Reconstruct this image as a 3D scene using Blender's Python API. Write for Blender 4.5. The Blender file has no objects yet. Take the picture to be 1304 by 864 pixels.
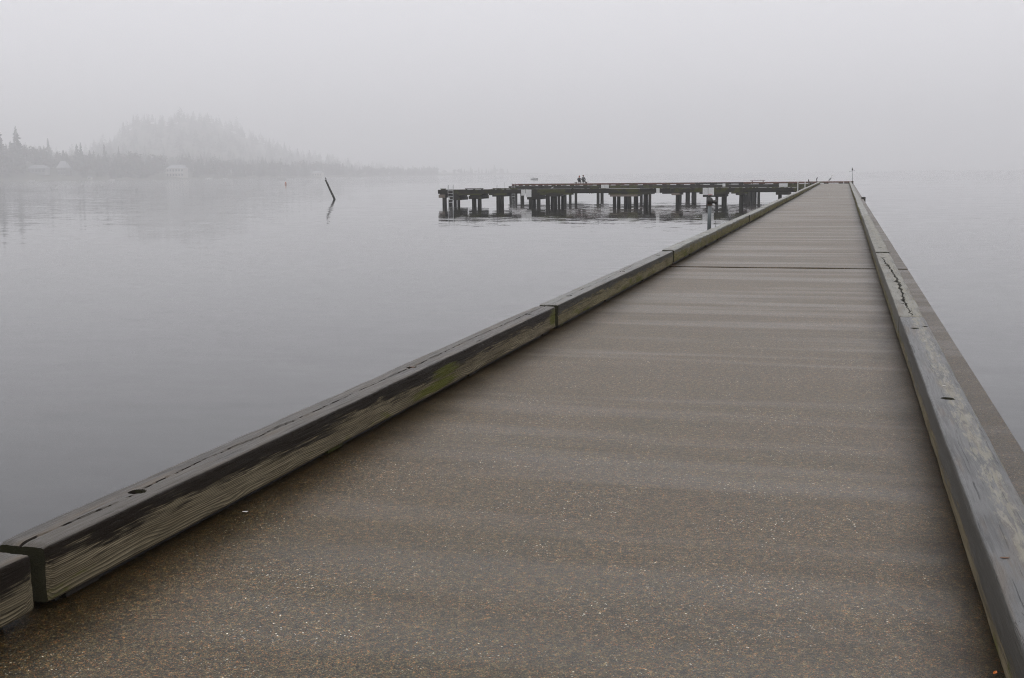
import bpy, bmesh, math, random
from mathutils import Vector, Matrix, noise
R = math.radians
scene = bpy.context.scene
COL = scene.collection

# ------------------------------------------------------------------ camera
CZ = 3.25                 # eye height above the lake
DECK = 1.60               # pier deck above the lake
YAW, PITCH, ROLL = 15.716, 7.990, 0.60
cam_d = bpy.data.cameras.new('camera')
cam_d.sensor_width = 36.0
cam_d.lens = 36.0 * 1500.0 / 1304.0
cam_d.clip_start = 0.05
cam_d.clip_end = 20000.0
cam = bpy.data.objects.new('camera', cam_d)
COL.objects.link(cam)
cam.matrix_world = (Matrix.Translation((0, 0, CZ)) @ Matrix.Rotation(R(YAW), 4, 'Z')
                    @ Matrix.Rotation(R(90 - PITCH), 4, 'X') @ Matrix.Rotation(-R(ROLL), 4, 'Z'))
scene.camera = cam

# ------------------------------------------------------------------ sky (overcast) and sun
SUN_EL, SUN_ROT = 58.0, 205.0
world = bpy.data.worlds.new('World')
scene.world = world
world.use_nodes = True
wt = world.node_tree
wt.nodes.clear()
w_out = wt.nodes.new('ShaderNodeOutputWorld')
w_bg = wt.nodes.new('ShaderNodeBackground')
w_bg.inputs['Strength'].default_value = 0.15
w_sky = wt.nodes.new('ShaderNodeTexSky')
w_sky.sky_type = 'NISHITA'
w_sky.sun_disc = False
w_sky.sun_elevation = R(SUN_EL)
w_sky.sun_rotation = R(SUN_ROT)
w_sky.air_density = 1.0
w_sky.dust_density = 6.0
w_hsv = wt.nodes.new('ShaderNodeHueSaturation')
w_hsv.inputs['Saturation'].default_value = 0.12
wt.links.new(w_sky.outputs[0], w_hsv.inputs['Color'])
# cloud deck: overcast luminance rising evenly from horizon to zenith
w_tc = wt.nodes.new('ShaderNodeTexCoord')
w_sep = wt.nodes.new('ShaderNodeSeparateXYZ')
wt.links.new(w_tc.outputs['Generated'], w_sep.inputs[0])
w_mr = wt.nodes.new('ShaderNodeMapRange')
w_mr.inputs[1].default_value = 0.0
w_mr.inputs[2].default_value = 1.0
w_mr.inputs[3].default_value = 6.8
w_mr.inputs[4].default_value = 8.9
wt.links.new(w_sep.outputs['Z'], w_mr.inputs[0])
w_tint = wt.nodes.new('ShaderNodeMix')
w_tint.data_type = 'RGBA'
w_tint.blend_type = 'MULTIPLY'
w_tint.inputs[0].default_value = 1.0
wt.links.new(w_mr.outputs[0], w_tint.inputs[6])
w_tint.inputs[7].default_value = (0.988, 0.980, 1.03, 1)
w_mix = wt.nodes.new('ShaderNodeMix')
w_mix.data_type = 'RGBA'
w_mix.inputs[0].default_value = 0.08
wt.links.new(w_tint.outputs[2], w_mix.inputs[6])
wt.links.new(w_hsv.outputs[0], w_mix.inputs[7])
wt.links.new(w_mix.outputs[2], w_bg.inputs['Color'])
wt.links.new(w_bg.outputs[0], w_out.inputs['Surface'])

sun_d = bpy.data.lights.new('sun', 'SUN')
sun_d.energy = 0.5
sun_d.angle = R(60)
sun_d.color = (1.0, 0.98, 0.95)
sun = bpy.data.objects.new('sun', sun_d)
COL.objects.link(sun)
# direction the light comes from, matching the sky texture (rotation clockwise from +Y)
az = R(SUN_ROT)
sv = Vector((math.sin(az) * math.cos(R(SUN_EL)), math.cos(az) * math.cos(R(SUN_EL)), math.sin(R(SUN_EL))))
sun.rotation_euler = sv.to_track_quat('Z', 'Y').to_euler()
sun.location = (0, 0, 60)

scene.view_settings.view_transform = 'Standard'
scene.view_settings.look = 'None'
scene.view_settings.exposure = 0.0
scene.view_settings.gamma = 1.0
scene.view_settings.use_curve_mapping = False
scene.render.engine = 'CYCLES'
scene.cycles.use_denoising = True
scene.cycles.denoiser = 'OPENIMAGEDENOISE'
scene.cycles.denoising_input_passes = 'RGB_ALBEDO_NORMAL'
scene.cycles.denoising_prefilter = 'NONE'
scene.cycles.filter_width = 1.1
scene.cycles.max_bounces = 6
scene.cycles.diffuse_bounces = 2
scene.cycles.glossy_bounces = 3
scene.cycles.volume_bounces = 3
scene.cycles.transparent_max_bounces = 8
scene.cycles.caustics_reflective = False
scene.cycles.caustics_refractive = False

# ------------------------------------------------------------------ node helpers
class NT:
    """small wrapper so that a material reads as a few lines"""
    def __init__(self, name):
        self.mat = bpy.data.materials.new(name)
        self.mat.use_nodes = True
        self.t = self.mat.node_tree
        self.b = self.t.nodes['Principled BSDF']
        self._tc = None

    def link(self, a, b):
        self.t.links.new(a, b)

    def put(self, sock, v):
        if isinstance(v, bpy.types.NodeSocket):
            self.link(v, sock)
        else:
            if sock.type == 'RGBA' and len(v) == 3:
                v = (*v, 1)
            sock.default_value = v

    def tc(self, which='Object'):
        if self._tc is None:
            self._tc = self.t.nodes.new('ShaderNodeTexCoord')
        return self._tc.outputs[which]

    def m(self, op, a, b=0.0, c=None, clamp=False):
        n = self.t.nodes.new('ShaderNodeMath')
        n.operation = op
        n.use_clamp = clamp
        self.put(n.inputs[0], a)
        self.put(n.inputs[1], b)
        if c is not None:
            self.put(n.inputs[2], c)
        return n.outputs[0]

    def v(self, op, a, b=(0, 0, 0)):
        n = self.t.nodes.new('ShaderNodeVectorMath')
        n.operation = op
        self.put(n.inputs[0], a)
        if op == 'SCALE':
            self.put(n.inputs[3], b)
        elif op not in ('NORMALIZE', 'LENGTH'):
            self.put(n.inputs[1], b)
        return n.outputs['Value'] if op in ('LENGTH', 'DOT_PRODUCT') else n.outputs[0]

    def sep(self, a):
        n = self.t.nodes.new('ShaderNodeSeparateXYZ')
        self.put(n.inputs[0], a)
        return n.outputs

    def comb(self, x, y, z):
        n = self.t.nodes.new('ShaderNodeCombineXYZ')
        for i, q in enumerate((x, y, z)):
            self.put(n.inputs[i], q)
        return n.outputs[0]

    def noise(self, vec, scale=1.0, detail=3.0, rough=0.55, dist=0.0, color=False):
        n = self.t.nodes.new('ShaderNodeTexNoise')
        self.put(n.inputs['Vector'], vec)
        n.inputs['Scale'].default_value = scale
        n.inputs['Detail'].default_value = detail
        n.inputs['Roughness'].default_value = rough
        n.inputs['Distortion'].default_value = dist
        return n.outputs['Color' if color else 'Fac']

    def voro(self, vec, scale, out='Color', feature='F1'):
        n = self.t.nodes.new('ShaderNodeTexVoronoi')
        n.feature = feature
        self.put(n.inputs['Vector'], vec)
        n.inputs['Scale'].default_value = scale
        return n.outputs[out]

    def mix(self, f, a, b, blend='MIX'):
        n = self.t.nodes.new('ShaderNodeMix')
        n.data_type = 'RGBA'
        n.blend_type = blend
        self.put(n.inputs[0], f)
        self.put(n.inputs[6], a)
        self.put(n.inputs[7], b)
        return n.outputs[2]

    def step(self, x, lo, hi, a=0.0, b=1.0):
        n = self.t.nodes.new('ShaderNodeMapRange')
        n.interpolation_type = 'SMOOTHSTEP'
        self.put(n.inputs[0], x)
        n.inputs[1].default_value = lo
        n.inputs[2].default_value = hi
        self.put(n.inputs[3], a)
        self.put(n.inputs[4], b)
        return n.outputs[0]

    def ramp(self, f, stops, interp='LINEAR'):
        n = self.t.nodes.new('ShaderNodeValToRGB')
        n.color_ramp.interpolation = interp
        e = n.color_ramp.elements
        while len(e) < len(stops):
            e.new(0.5)
        for k, (p, c) in enumerate(stops):
            e[k].position = p
            e[k].color = (*c, 1)
        self.put(n.inputs[0], f)
        return n.outputs[0]

    def bump(self, h, strength=0.3, dist=0.01, normal=None):
        n = self.t.nodes.new('ShaderNodeBump')
        n.inputs['Strength'].default_value = strength
        n.inputs['Distance'].default_value = dist
        self.put(n.inputs['Height'], h)
        if normal is not None:
            self.link(normal, n.inputs['Normal'])
        return n.outputs[0]

    def geo(self, which):
        n = self.t.nodes.new('ShaderNodeNewGeometry')
        return n.outputs[which]

    def rnd(self):
        n = self.t.nodes.new('ShaderNodeObjectInfo')
        return n.outputs['Random']

    def done(self, color=None, rough=None, normal=None, spec=None, metal=None, ior=None):
        b = self.b.inputs
        if color is not None: self.put(b['Base Color'], color)
        if rough is not None: self.put(b['Roughness'], rough)
        if normal is not None: self.put(b['Normal'], normal)
        if spec is not None: self.put(b['Specular IOR Level'], spec)
        if metal is not None: self.put(b['Metallic'], metal)
        if ior is not None: self.put(b['IOR'], ior)
        return self.mat


def simple(name, color, rough=0.6, var=0.25, scale=6.0, metal=0.0):
    n = NT(name)
    p = n.v('ADD', n.tc(), n.comb(n.m('MULTIPLY', n.rnd(), 40.0), 0.0, 0.0))
    f = n.noise(p, scale, 4.0)
    dark = tuple(c * (1 - var) for c in color)
    lite = tuple(min(1, c * (1 + var)) for c in color)
    return n.done(n.mix(f, dark, lite), n.step(f, 0.2, 0.8, max(0.05, rough - 0.1), min(1, rough + 0.1)), metal=metal)


# ------------------------------------------------------------------ materials
def mat_water():
    n = NT('lake_water')
    p = n.geo('Position')
    # slopes of small ripples, given straight as a normal so that far water stays right
    a = n.noise(n.v('MULTIPLY', p, (0.55, 1.0, 1)), 1.7, 2.0, 0.5, color=True)
    b = n.noise(n.v('MULTIPLY', p, (0.35, 1.0, 1)), 0.42, 2.0, 0.5, color=True)
    c = n.noise(n.v('MULTIPLY', p, (0.8, 1.0, 1)), 6.0, 2.0, 0.5, color=True)
    calm = n.step(n.noise(n.v('MULTIPLY', p, (0.5, 1.0, 1)), 0.035, 3.0), 0.35, 0.7, 0.35, 1.0)
    s = n.v('ADD', n.v('SCALE', n.v('SUBTRACT', a, (0.5, 0.5, 0.5)), 0.050),
            n.v('ADD', n.v('SCALE', n.v('SUBTRACT', b, (0.5, 0.5, 0.5)), 0.030),
                n.v('SCALE', n.v('SUBTRACT', c, (0.5, 0.5, 0.5)), 0.016)))
    breeze = n.step(n.sep(p)[1], 170.0, 560.0, 1.0, 9.0)      # ruffled by a breeze out on the open lake
    breeze = n.m('MAXIMUM', breeze, n.step(n.sep(p)[0], -150.0, -52.0, 3.2, 1.0))
    s = n.v('MULTIPLY', n.v('SCALE', s, n.m('MULTIPLY', calm, breeze)), (0.8, 1.25, 0.0))
    nrm = n.v('NORMALIZE', n.v('ADD', s, (0, 0, 1)))
    return n.done((0.005, 0.006, 0.006), 0.035, nrm, ior=1.33)


def mat_deck():
    n = NT('wet_mineral_deck')
    p = n.geo('Position')
    xyz = n.sep(p)
    g = n.sep(n.voro(p, 240.0))
    fine = n.sep(n.voro(p, 430.0))
    chip = n.sep(n.voro(p, 190.0))
    big = n.noise(p, 0.55, 4.0, 0.6)
    mid = n.noise(n.v('MULTIPLY', p, (0.35, 1.3, 1)), 1.4, 4.0, 0.6)
    patchy = n.noise(p, 2.3, 3.0, 0.6)
    col = n.ramp(n.m('ADD', n.m('MULTIPLY', g[0], 0.55), n.m('MULTIPLY', fine[0], 0.45)),
                 [(0.0, (0.004, 0.004, 0.003)), (0.25, (0.018, 0.014, 0.007)),
                  (0.52, (0.064, 0.049, 0.022)), (0.78, (0.150, 0.113, 0.055)), (1.0, (0.30, 0.23, 0.12))])
    col = n.mix(n.m('MULTIPLY', n.step(g[1], 0.90, 0.93), 0.75), col, (0.32, 0.130, 0.045))
    col = n.mix(n.step(g[1], 0.07, 0.10, 0.6, 0.0), col, (0.030, 0.042, 0.038))
    col = n.mix(n.m('MULTIPLY', n.step(g[2], 0.984, 0.990), n.step(patchy, 0.35, 0.65, 0.25, 1.0)), col, (0.50, 0.47, 0.40))
    col = n.mix(n.m('MULTIPLY', n.step(chip[2], 0.9945, 0.9952), n.step(patchy, 0.40, 0.6)), col, (0.70, 0.67, 0.60))
    col = n.mix(n.step(big, 0.35, 0.7, 0.0, 0.55), col, n.mix(1.0, col, (0.78, 0.80, 0.62), 'MULTIPLY'))
    col = n.mix(n.step(mid, 0.4, 0.65, 0.0, 0.3), col, n.mix(1.0, col, (0.70, 0.68, 0.66), 'MULTIPLY'))
    coarse = n.m('ADD', n.m('MULTIPLY', n.noise(p, 75.0, 2.0, 0.7), 0.5), n.m('MULTIPLY', n.noise(p, 30.0, 3.0, 0.75), 0.5))
    col = n.mix(1.0, col, n.ramp(coarse, [(0.34, (0.22, 0.22, 0.23)), (0.5, (0.85, 0.85, 0.84)), (0.66, (2.0, 1.92, 1.75))]), 'MULTIPLY')
    # shade and reflection of the curbs painted along them, with algae-brown stain, uneven edge
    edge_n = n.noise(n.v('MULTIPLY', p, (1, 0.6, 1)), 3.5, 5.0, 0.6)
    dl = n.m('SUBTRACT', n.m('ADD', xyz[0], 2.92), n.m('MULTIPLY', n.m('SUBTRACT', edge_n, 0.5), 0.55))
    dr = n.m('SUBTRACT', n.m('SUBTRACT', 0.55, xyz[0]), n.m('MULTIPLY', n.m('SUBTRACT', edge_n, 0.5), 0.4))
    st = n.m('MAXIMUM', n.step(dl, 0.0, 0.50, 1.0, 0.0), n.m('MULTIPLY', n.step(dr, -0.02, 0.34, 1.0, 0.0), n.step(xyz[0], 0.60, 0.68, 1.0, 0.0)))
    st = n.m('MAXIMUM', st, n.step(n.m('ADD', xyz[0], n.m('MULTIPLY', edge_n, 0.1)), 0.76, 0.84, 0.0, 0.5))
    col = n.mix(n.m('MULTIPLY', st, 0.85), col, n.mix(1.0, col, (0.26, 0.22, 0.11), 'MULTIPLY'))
    # thin films of water lie across the deck in bands
    film = n.noise(n.v('MULTIPLY', p, (0.11, 1.0, 1)), 1.7, 3.0, 0.5, 0.0)
    rough = n.step(film, 0.44, 0.70, 0.41, 0.32)
    rough = n.m('ADD', rough, n.m('MULTIPLY', n.m('SUBTRACT', fine[1], 0.5), 0.16))
    hgt = n.m('ADD', n.m('MULTIPLY', g[0], 0.7), n.m('MULTIPLY', fine[0], 0.5))
    nb = n.bump(hgt, 0.5, 0.0018)
    spc = n.m('MULTIPLY', n.step(film, 0.44, 0.70, 0.36, 0.54), n.m('SUBTRACT', 1.0, n.m('MULTIPLY', st, 0.6)))
    return n.done(col, rough, nb, spec=spc, ior=1.45)


def mat_timber(name, tan, top, dark, band=0.55, moss=0.3, worn=0.0, top_rough=0.30, streak=0.0, patch=()):
    """weathered bull-rail timber, its length along local Y, z from 0 to .17"""
    n = NT(name)
    off = n.m('MULTIPLY', n.rnd(), 37.0)
    p0 = n.tc()
    p = n.v('ADD', p0, n.comb(0.0, off, 0.0))
    loc = n.sep(p0)
    nz = n.sep(n.geo('Normal'))[2]
    wv = n.noise(n.v('MULTIPLY', p, (4, 1.15, 4)), 1.0, 2.0, 0.5, color=True)
    warp = n.v('ADD', p, n.v('MULTIPLY', n.v('SUBTRACT', wv, (0.5, 0.5, 0.5)), (0.050, 0.0, 0.050)))
    fib = n.noise(n.v('MULTIPLY', warp, (85, 2.2, 85)), 1.0, 6.0, 0.70)
    fine = n.noise(n.v('MULTIPLY', warp, (260, 5.0, 260)), 1.0, 3.0, 0.6)
    w = n.t.nodes.new('ShaderNodeTexWave')
    w.wave_type = 'RINGS'
    w.rings_direction = 'Y'
    w.wave_profile = 'SAW'
    w.inputs['Scale'].default_value = 62.0
    w.inputs['Distortion'].default_value = 0.0
    n.link(n.v('ADD', warp, (0.17, 0.0, 0.10)), w.inputs['Vector'])
    ring = w.outputs['Fac']
    blot = n.noise(n.v('MULTIPLY', p, (3, 0.9, 3)), 1.6, 5.0, 0.62)
    # side: tan, etched grain below, dark stained above with a torn edge
    tan_c = n.mix(n.step(ring, 0.15, 0.95, 0.0, 0.9), tan, tuple(c * 0.22 for c in tan))
    tan_c = n.mix(n.step(n.noise(n.v('MULTIPLY', p, (6, 1.4, 6)), 1.0, 4.0), 0.35, 0.7, 0.0, 0.6), tan_c, n.mix(1.0, tan_c, (0.45, 0.42, 0.36), 'MULTIPLY'))
    tan_c = n.mix(n.step(fib, 0.42, 0.66, 0.0, 0.75), tan_c, tuple(c * 0.22 for c in tan))
    dark_c = n.mix(fib, tuple(c * 0.55 for c in dark), tuple(c * 1.6 for c in dark))
    e = n.m('ADD', n.m('DIVIDE', loc[2], 0.227),
            n.m('ADD', n.m('MULTIPLY', n.m('SUBTRACT', blot, 0.5), 1.0),
                n.m('MULTIPLY', n.m('SUBTRACT', fib, 0.5), 1.0)))
    dk = n.step(e, band - 0.09, band + 0.11)
    side = n.mix(dk, tan_c, dark_c)
    if streak > 0:
        drip = n.noise(n.v('MULTIPLY', p, (6, 5.5, 0.6)), 2.2, 4.0, 0.6)
        side = n.mix(n.step(drip, 0.50, 0.68, 0.0, streak), side, (0.10, 0.105, 0.10))
    # moss and algae
    mn = n.noise(n.v('MULTIPLY', p, (5, 1.6, 5)), 1.3, 5.0, 0.65)
    mz = n.step(loc[2], 0.02, 0.20, 0.10, -0.07)
    mm = n.m('MULTIPLY', n.step(n.m('ADD', mn, mz), 0.72 - moss * 0.32, 0.86 - moss * 0.26), 0.8)
    for (py, pz, ry, rz_) in patch:
        ex = n.m('DIVIDE', n.m('SUBTRACT', loc[1], py), ry)
        ez = n.m('DIVIDE', n.m('SUBTRACT', loc[2], pz), rz_)
        rr_ = n.m('SUBTRACT', n.m('ADD', n.m('MULTIPLY', ex, ex), n.m('MULTIPLY', ez, ez)), n.m('MULTIPLY', n.m('SUBTRACT', fib, 0.5), 3.0))
        mm = n.m('MAXIMUM', mm, n.step(rr_, 0.2, 1.2, 0.95, 0.0))
    side = n.mix(mm, side, n.mix(fine, (0.035, 0.042, 0.006), (0.115, 0.115, 0.012)))
    # top: grey, weathered, wet
    tp = n.mix(fib, tuple(c * 0.5 for c in top), tuple(c * 1.45 for c in top))
    tp = n.mix(n.step(blot, 0.42, 0.62, 0.0, 0.65), tp, tuple(c * 0.38 for c in top))
    chk = n.noise(n.v('MULTIPLY', warp, (120, 0.9, 120)), 1.0, 2.0, 0.5)
    chk = n.step(chk, 0.30, 0.36, 1.0, 0.0)
    tp = n.mix(n.m('MULTIPLY', chk, 0.8), tp, tuple(c * 0.12 for c in top))
    brn = n.noise(n.v('MULTIPLY', p, (14, 1.1, 14)), 1.0, 4.0, 0.6)
    tp = n.mix(n.step(brn, 0.5, 0.68, 0.0, 0.55), tp, n.mix(fib, (0.040, 0.026, 0.015), (0.17, 0.125, 0.075)))
    if worn > 0:
        wn = n.m('ADD', n.m('MULTIPLY', n.noise(n.v('MULTIPLY', p, (18, 2.6, 18)), 1.7, 6.0, 0.8), 0.75), n.m('MULTIPLY', fib, 0.25))
        xm = n.step(n.m('ABSOLUTE', n.m('SUBTRACT', loc[0], 0.03)), 0.02, 0.11, 0.10, -0.10)
        tp = n.mix(n.m('MULTIPLY', n.step(n.m('ADD', wn, xm), 0.565, 0.625), worn), tp,
                   n.mix(fine, (0.15, 0.14, 0.105), (0.30, 0.28, 0.21)))
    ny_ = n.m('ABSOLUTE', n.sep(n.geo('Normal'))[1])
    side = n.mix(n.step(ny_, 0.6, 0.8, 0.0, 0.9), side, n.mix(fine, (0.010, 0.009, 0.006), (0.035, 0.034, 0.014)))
    if worn > 0:      # a line of moss along the outer arris
        em = n.m('ADD', n.m('MULTIPLY', n.step(loc[0], 0.085, 0.116), 0.30), n.m('MULTIPLY', mn, 0.7))
        tp = n.mix(n.step(em, 0.56, 0.66, 0.0, 0.8), tp, n.mix(fine, (0.05, 0.045, 0.008), (0.20, 0.17, 0.04)))
    istop = n.step(nz, 0.55, 0.85)
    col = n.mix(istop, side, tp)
    r_top = n.m('ADD', n.step(fib, 0.3, 0.7, top_rough, top_rough + 0.22), n.step(blot, 0.35, 0.65, 0.06, 0.0))
    r_side = n.m('ADD', n.m('MULTIPLY', dk, -0.25), 0.75)
    rm = n.m('ADD', n.m('MULTIPLY', istop, r_top), n.m('MULTIPLY', n.m('SUBTRACT', 1.0, istop), r_side))
    h = n.m('SUBTRACT', n.m('ADD', n.m('MULTIPLY', fib, 1.0), n.m('MULTIPLY', fine, 0.6)), n.m('MULTIPLY', chk, 0.9))
    h = n.m('SUBTRACT', h, n.m('MULTIPLY', n.m('MULTIPLY', ring, n.m('SUBTRACT', 1.0, dk)), 0.45))
    return n.done(col, rm, n.bump(h, 0.85, 0.007), ior=1.45, spec=n.m('ADD', n.m('MULTIPLY', istop, 0.30), 0.12))


def mat_dockwood(name, base, moss, mossc=(0.055, 0.060, 0.008), rough=0.6):
    n = NT(name)
    p = n.v('ADD', n.tc(), n.comb(n.m('MULTIPLY', n.rnd(), 30.0), n.m('MULTIPLY', n.rnd(), 17.0), 0.0))
    a = n.noise(p, 1.2, 5.0, 0.65)
    b = n.noise(p, 7.0, 4.0, 0.6)
    c = n.mix(b, tuple(q * 0.55 for q in base), tuple(q * 1.5 for q in base))
    mk = n.step(a, 0.64 - moss * 0.3, 0.74 - moss * 0.3)
    c = n.mix(n.m('MULTIPLY', mk, 0.85), c, n.mix(b, tuple(q * 0.5 for q in mossc), tuple(q * 1.6 for q in mossc)))
    return n.done(c, rough, n.bump(b, 0.4, 0.02), spec=0.5 if rough < 0.5 else 0.15)


def mat_pile():
    n = NT('pile_wood')
    p = n.geo('Position')
    z = n.sep(p)[2]
    a = n.noise(n.v('MULTIPLY', p, (9, 9, 1.5)), 1.0, 5.0, 0.65)
    wet = n.step(n.m('ADD', z, n.m('MULTIPLY', n.m('SUBTRACT', a, 0.5), 0.5)), 0.15, 0.75)
    low = n.mix(a, (0.008, 0.009, 0.007), (0.022, 0.022, 0.015))
    up = n.mix(a, (0.012, 0.011, 0.009), (0.050, 0.042, 0.031))
    return n.done(n.mix(wet, low, up), 0.55, n.bump(a, 0.5, 0.02), spec=0.2)


def mat_foliage(name, c1, c2):
    n = NT(name)
    f = n.noise(n.geo('Position'), 0.35, 3.0)
    return n.done(n.mix(f, c1, c2), 0.8)


def mat_terrain():
    n = NT('shore_ground')
    p = n.geo('Position')
    z = n.sep(p)[2]
    f = n.noise(p, 0.02, 4.0, 0.6)
    low = n.mix(f, (0.03, 0.034, 0.02), (0.09, 0.09, 0.055))
    return n.done(n.mix(n.step(z, 1.0, 6.0), low, n.mix(f, (0.03, 0.035, 0.018), (0.06, 0.06, 0.03))), 0.9)


def mat_print():
    """notice board: rows of small grey print on white"""
    n = NT('notice_print')
    p = n.tc()
    z = n.sep(p)
    rows = n.m('SINE', n.m('MULTIPLY', z[2], 95.0))
    words = n.noise(n.comb(n.m('MULTIPLY', z[0], 26.0), 0.0, n.m('MULTIPLY', n.m('ROUND', n.m('MULTIPLY', z[2], 15.1)), 7.3)), 1.0, 1.0)
    k = n.m('MULTIPLY', n.step(rows, 0.1, 0.5), n.step(words, 0.40, 0.50))
    return n.done(n.mix(n.m('MULTIPLY', k, 0.6), (0.66, 0.67, 0.67), (0.22, 0.18, 0.18)), 0.5)


M = {}
M['water'] = mat_water()
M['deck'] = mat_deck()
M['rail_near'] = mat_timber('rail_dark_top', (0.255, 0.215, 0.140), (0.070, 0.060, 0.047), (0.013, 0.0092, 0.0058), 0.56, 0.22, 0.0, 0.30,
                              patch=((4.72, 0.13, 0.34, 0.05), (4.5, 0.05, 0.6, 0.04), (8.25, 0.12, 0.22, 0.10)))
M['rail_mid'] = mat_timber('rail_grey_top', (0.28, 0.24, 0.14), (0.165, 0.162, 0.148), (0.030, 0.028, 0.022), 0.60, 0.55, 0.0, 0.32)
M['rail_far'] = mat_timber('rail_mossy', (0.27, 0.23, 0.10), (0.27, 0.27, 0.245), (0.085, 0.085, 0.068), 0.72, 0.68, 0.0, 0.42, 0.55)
M['rail_right'] = mat_timber('rail_worn', (0.24, 0.20, 0.125), (0.115, 0.116, 0.114), (0.058, 0.056, 0.050), 0.34, 0.22, 0.72, 0.33)
M['rail_split'] = mat_timber('rail_split', (0.22, 0.19, 0.11), (0.205, 0.200, 0.172), (0.075, 0.072, 0.060), 0.40, 0.40, 0.65, 0.42)
M['block'] = mat_dockwood('spacer_wood', (0.035, 0.030, 0.024), 0.3)
M['hole'] = simple('slot_blocker_dark', (0.012, 0.010, 0.007), 0.6)  # dark colour of the added light-blocking strips under the rails
M['rust'] = simple('rusty_steel', (0.06, 0.035, 0.022), 0.6, 0.4, 30.0)
M['dock'] = mat_dockwood('dock_wood', (0.018, 0.016, 0.012), 0.28, (0.040, 0.042, 0.007))
M['dock_moss'] = mat_dockwood('mossy_dock_wood', (0.020, 0.018, 0.012), 0.72, (0.048, 0.050, 0.007))
M['dock_pale'] = mat_dockwood('pale_beam_wood', (0.17, 0.14, 0.115), 0.15)
M['dock_deck'] = mat_dockwood('walkway_boards', (0.10, 0.097, 0.09), 0.2, rough=0.35)
M['red_rail'] = mat_dockwood('red_brown_rail', (0.115, 0.050, 0.036), 0.30)
M['pile'] = mat_pile()
M['galv'] = simple('galvanised_pipe', (0.13, 0.15, 0.155), 0.5, 0.2, 12.0)
M['white'] = simple('weathered_white_paint', (0.62, 0.63, 0.62), 0.5, 0.12, 5.0)
M['alu'] = simple('pale_ladder_metal', (0.50, 0.51, 0.51), 0.45, 0.15, 9.0)
M['print'] = mat_print()
M['red'] = simple('red_paint', (0.32, 0.04, 0.03), 0.5)
M['iron'] = simple('dark_iron', (0.03, 0.028, 0.025), 0.5)
M['bird'] = simple('dark_plumage', (0.018, 0.018, 0.020), 0.6, 0.4, 20.0)
M['gull'] = simple('pale_plumage', (0.60, 0.60, 0.58), 0.7, 0.1, 20.0)
M['gull_wing'] = simple('grey_wing', (0.20, 0.21, 0.23), 0.7, 0.2, 20.0)
M['beak'] = simple('horn_beak', (0.32, 0.22, 0.06), 0.5)
M['jacket_a'] = simple('charcoal_jacket', (0.035, 0.036, 0.042), 0.8)
M['jacket_b'] = simple('olive_grey_jacket', (0.060, 0.064, 0.062), 0.8)
M['trousers'] = simple('dark_trousers', (0.022, 0.023, 0.028), 0.8)
M['skin'] = simple('skin', (0.45, 0.28, 0.21), 0.6, 0.06)
M['hat_red'] = simple('red_brown_knit', (0.26, 0.075, 0.05), 0.9, 0.3, 40.0)
M['hair'] = simple('brown_hair', (0.10, 0.05, 0.032), 0.7, 0.3, 40.0)
M['scarf'] = simple('grey_scarf', (0.22, 0.25, 0.25), 0.9)
M['conifer'] = mat_foliage('conifer_needles', (0.012, 0.022, 0.012), (0.030, 0.045, 0.022))
M['broad'] = mat_foliage('winter_crown', (0.030, 0.028, 0.018), (0.055, 0.055, 0.030))
M['bark'] = simple('bark', (0.045, 0.035, 0.026), 0.9)
M['terrain'] = mat_terrain()
M['house_white'] = simple('cream_siding', (0.44, 0.42, 0.37), 0.7, 0.08, 1.0)
M['house_grey'] = simple('grey_siding', (0.13, 0.135, 0.13), 0.7, 0.1, 1.0)
M['roof'] = simple('slate_roof', (0.16, 0.17, 0.18), 0.7, 0.2, 2.0)
M['roof_pale'] = simple('pale_metal_roof', (0.26, 0.27, 0.28), 0.6, 0.1, 2.0)
M['glass'] = simple('window_glass', (0.05, 0.06, 0.065), 0.1, 0.1)
M['buoy'] = simple('faded_orange_buoy', (0.38, 0.13, 0.07), 0.5)
M['leaf_orange'] = simple('orange_leaf', (0.60, 0.16, 0.02), 0.5, 0.3, 60.0)
M['leaf_brown'] = simple('brown_leaf', (0.12, 0.06, 0.03), 0.6, 0.3, 60.0)
M['feather'] = simple('white_feather', (0.65, 0.65, 0.62), 0.8, 0.1, 60.0)


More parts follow.
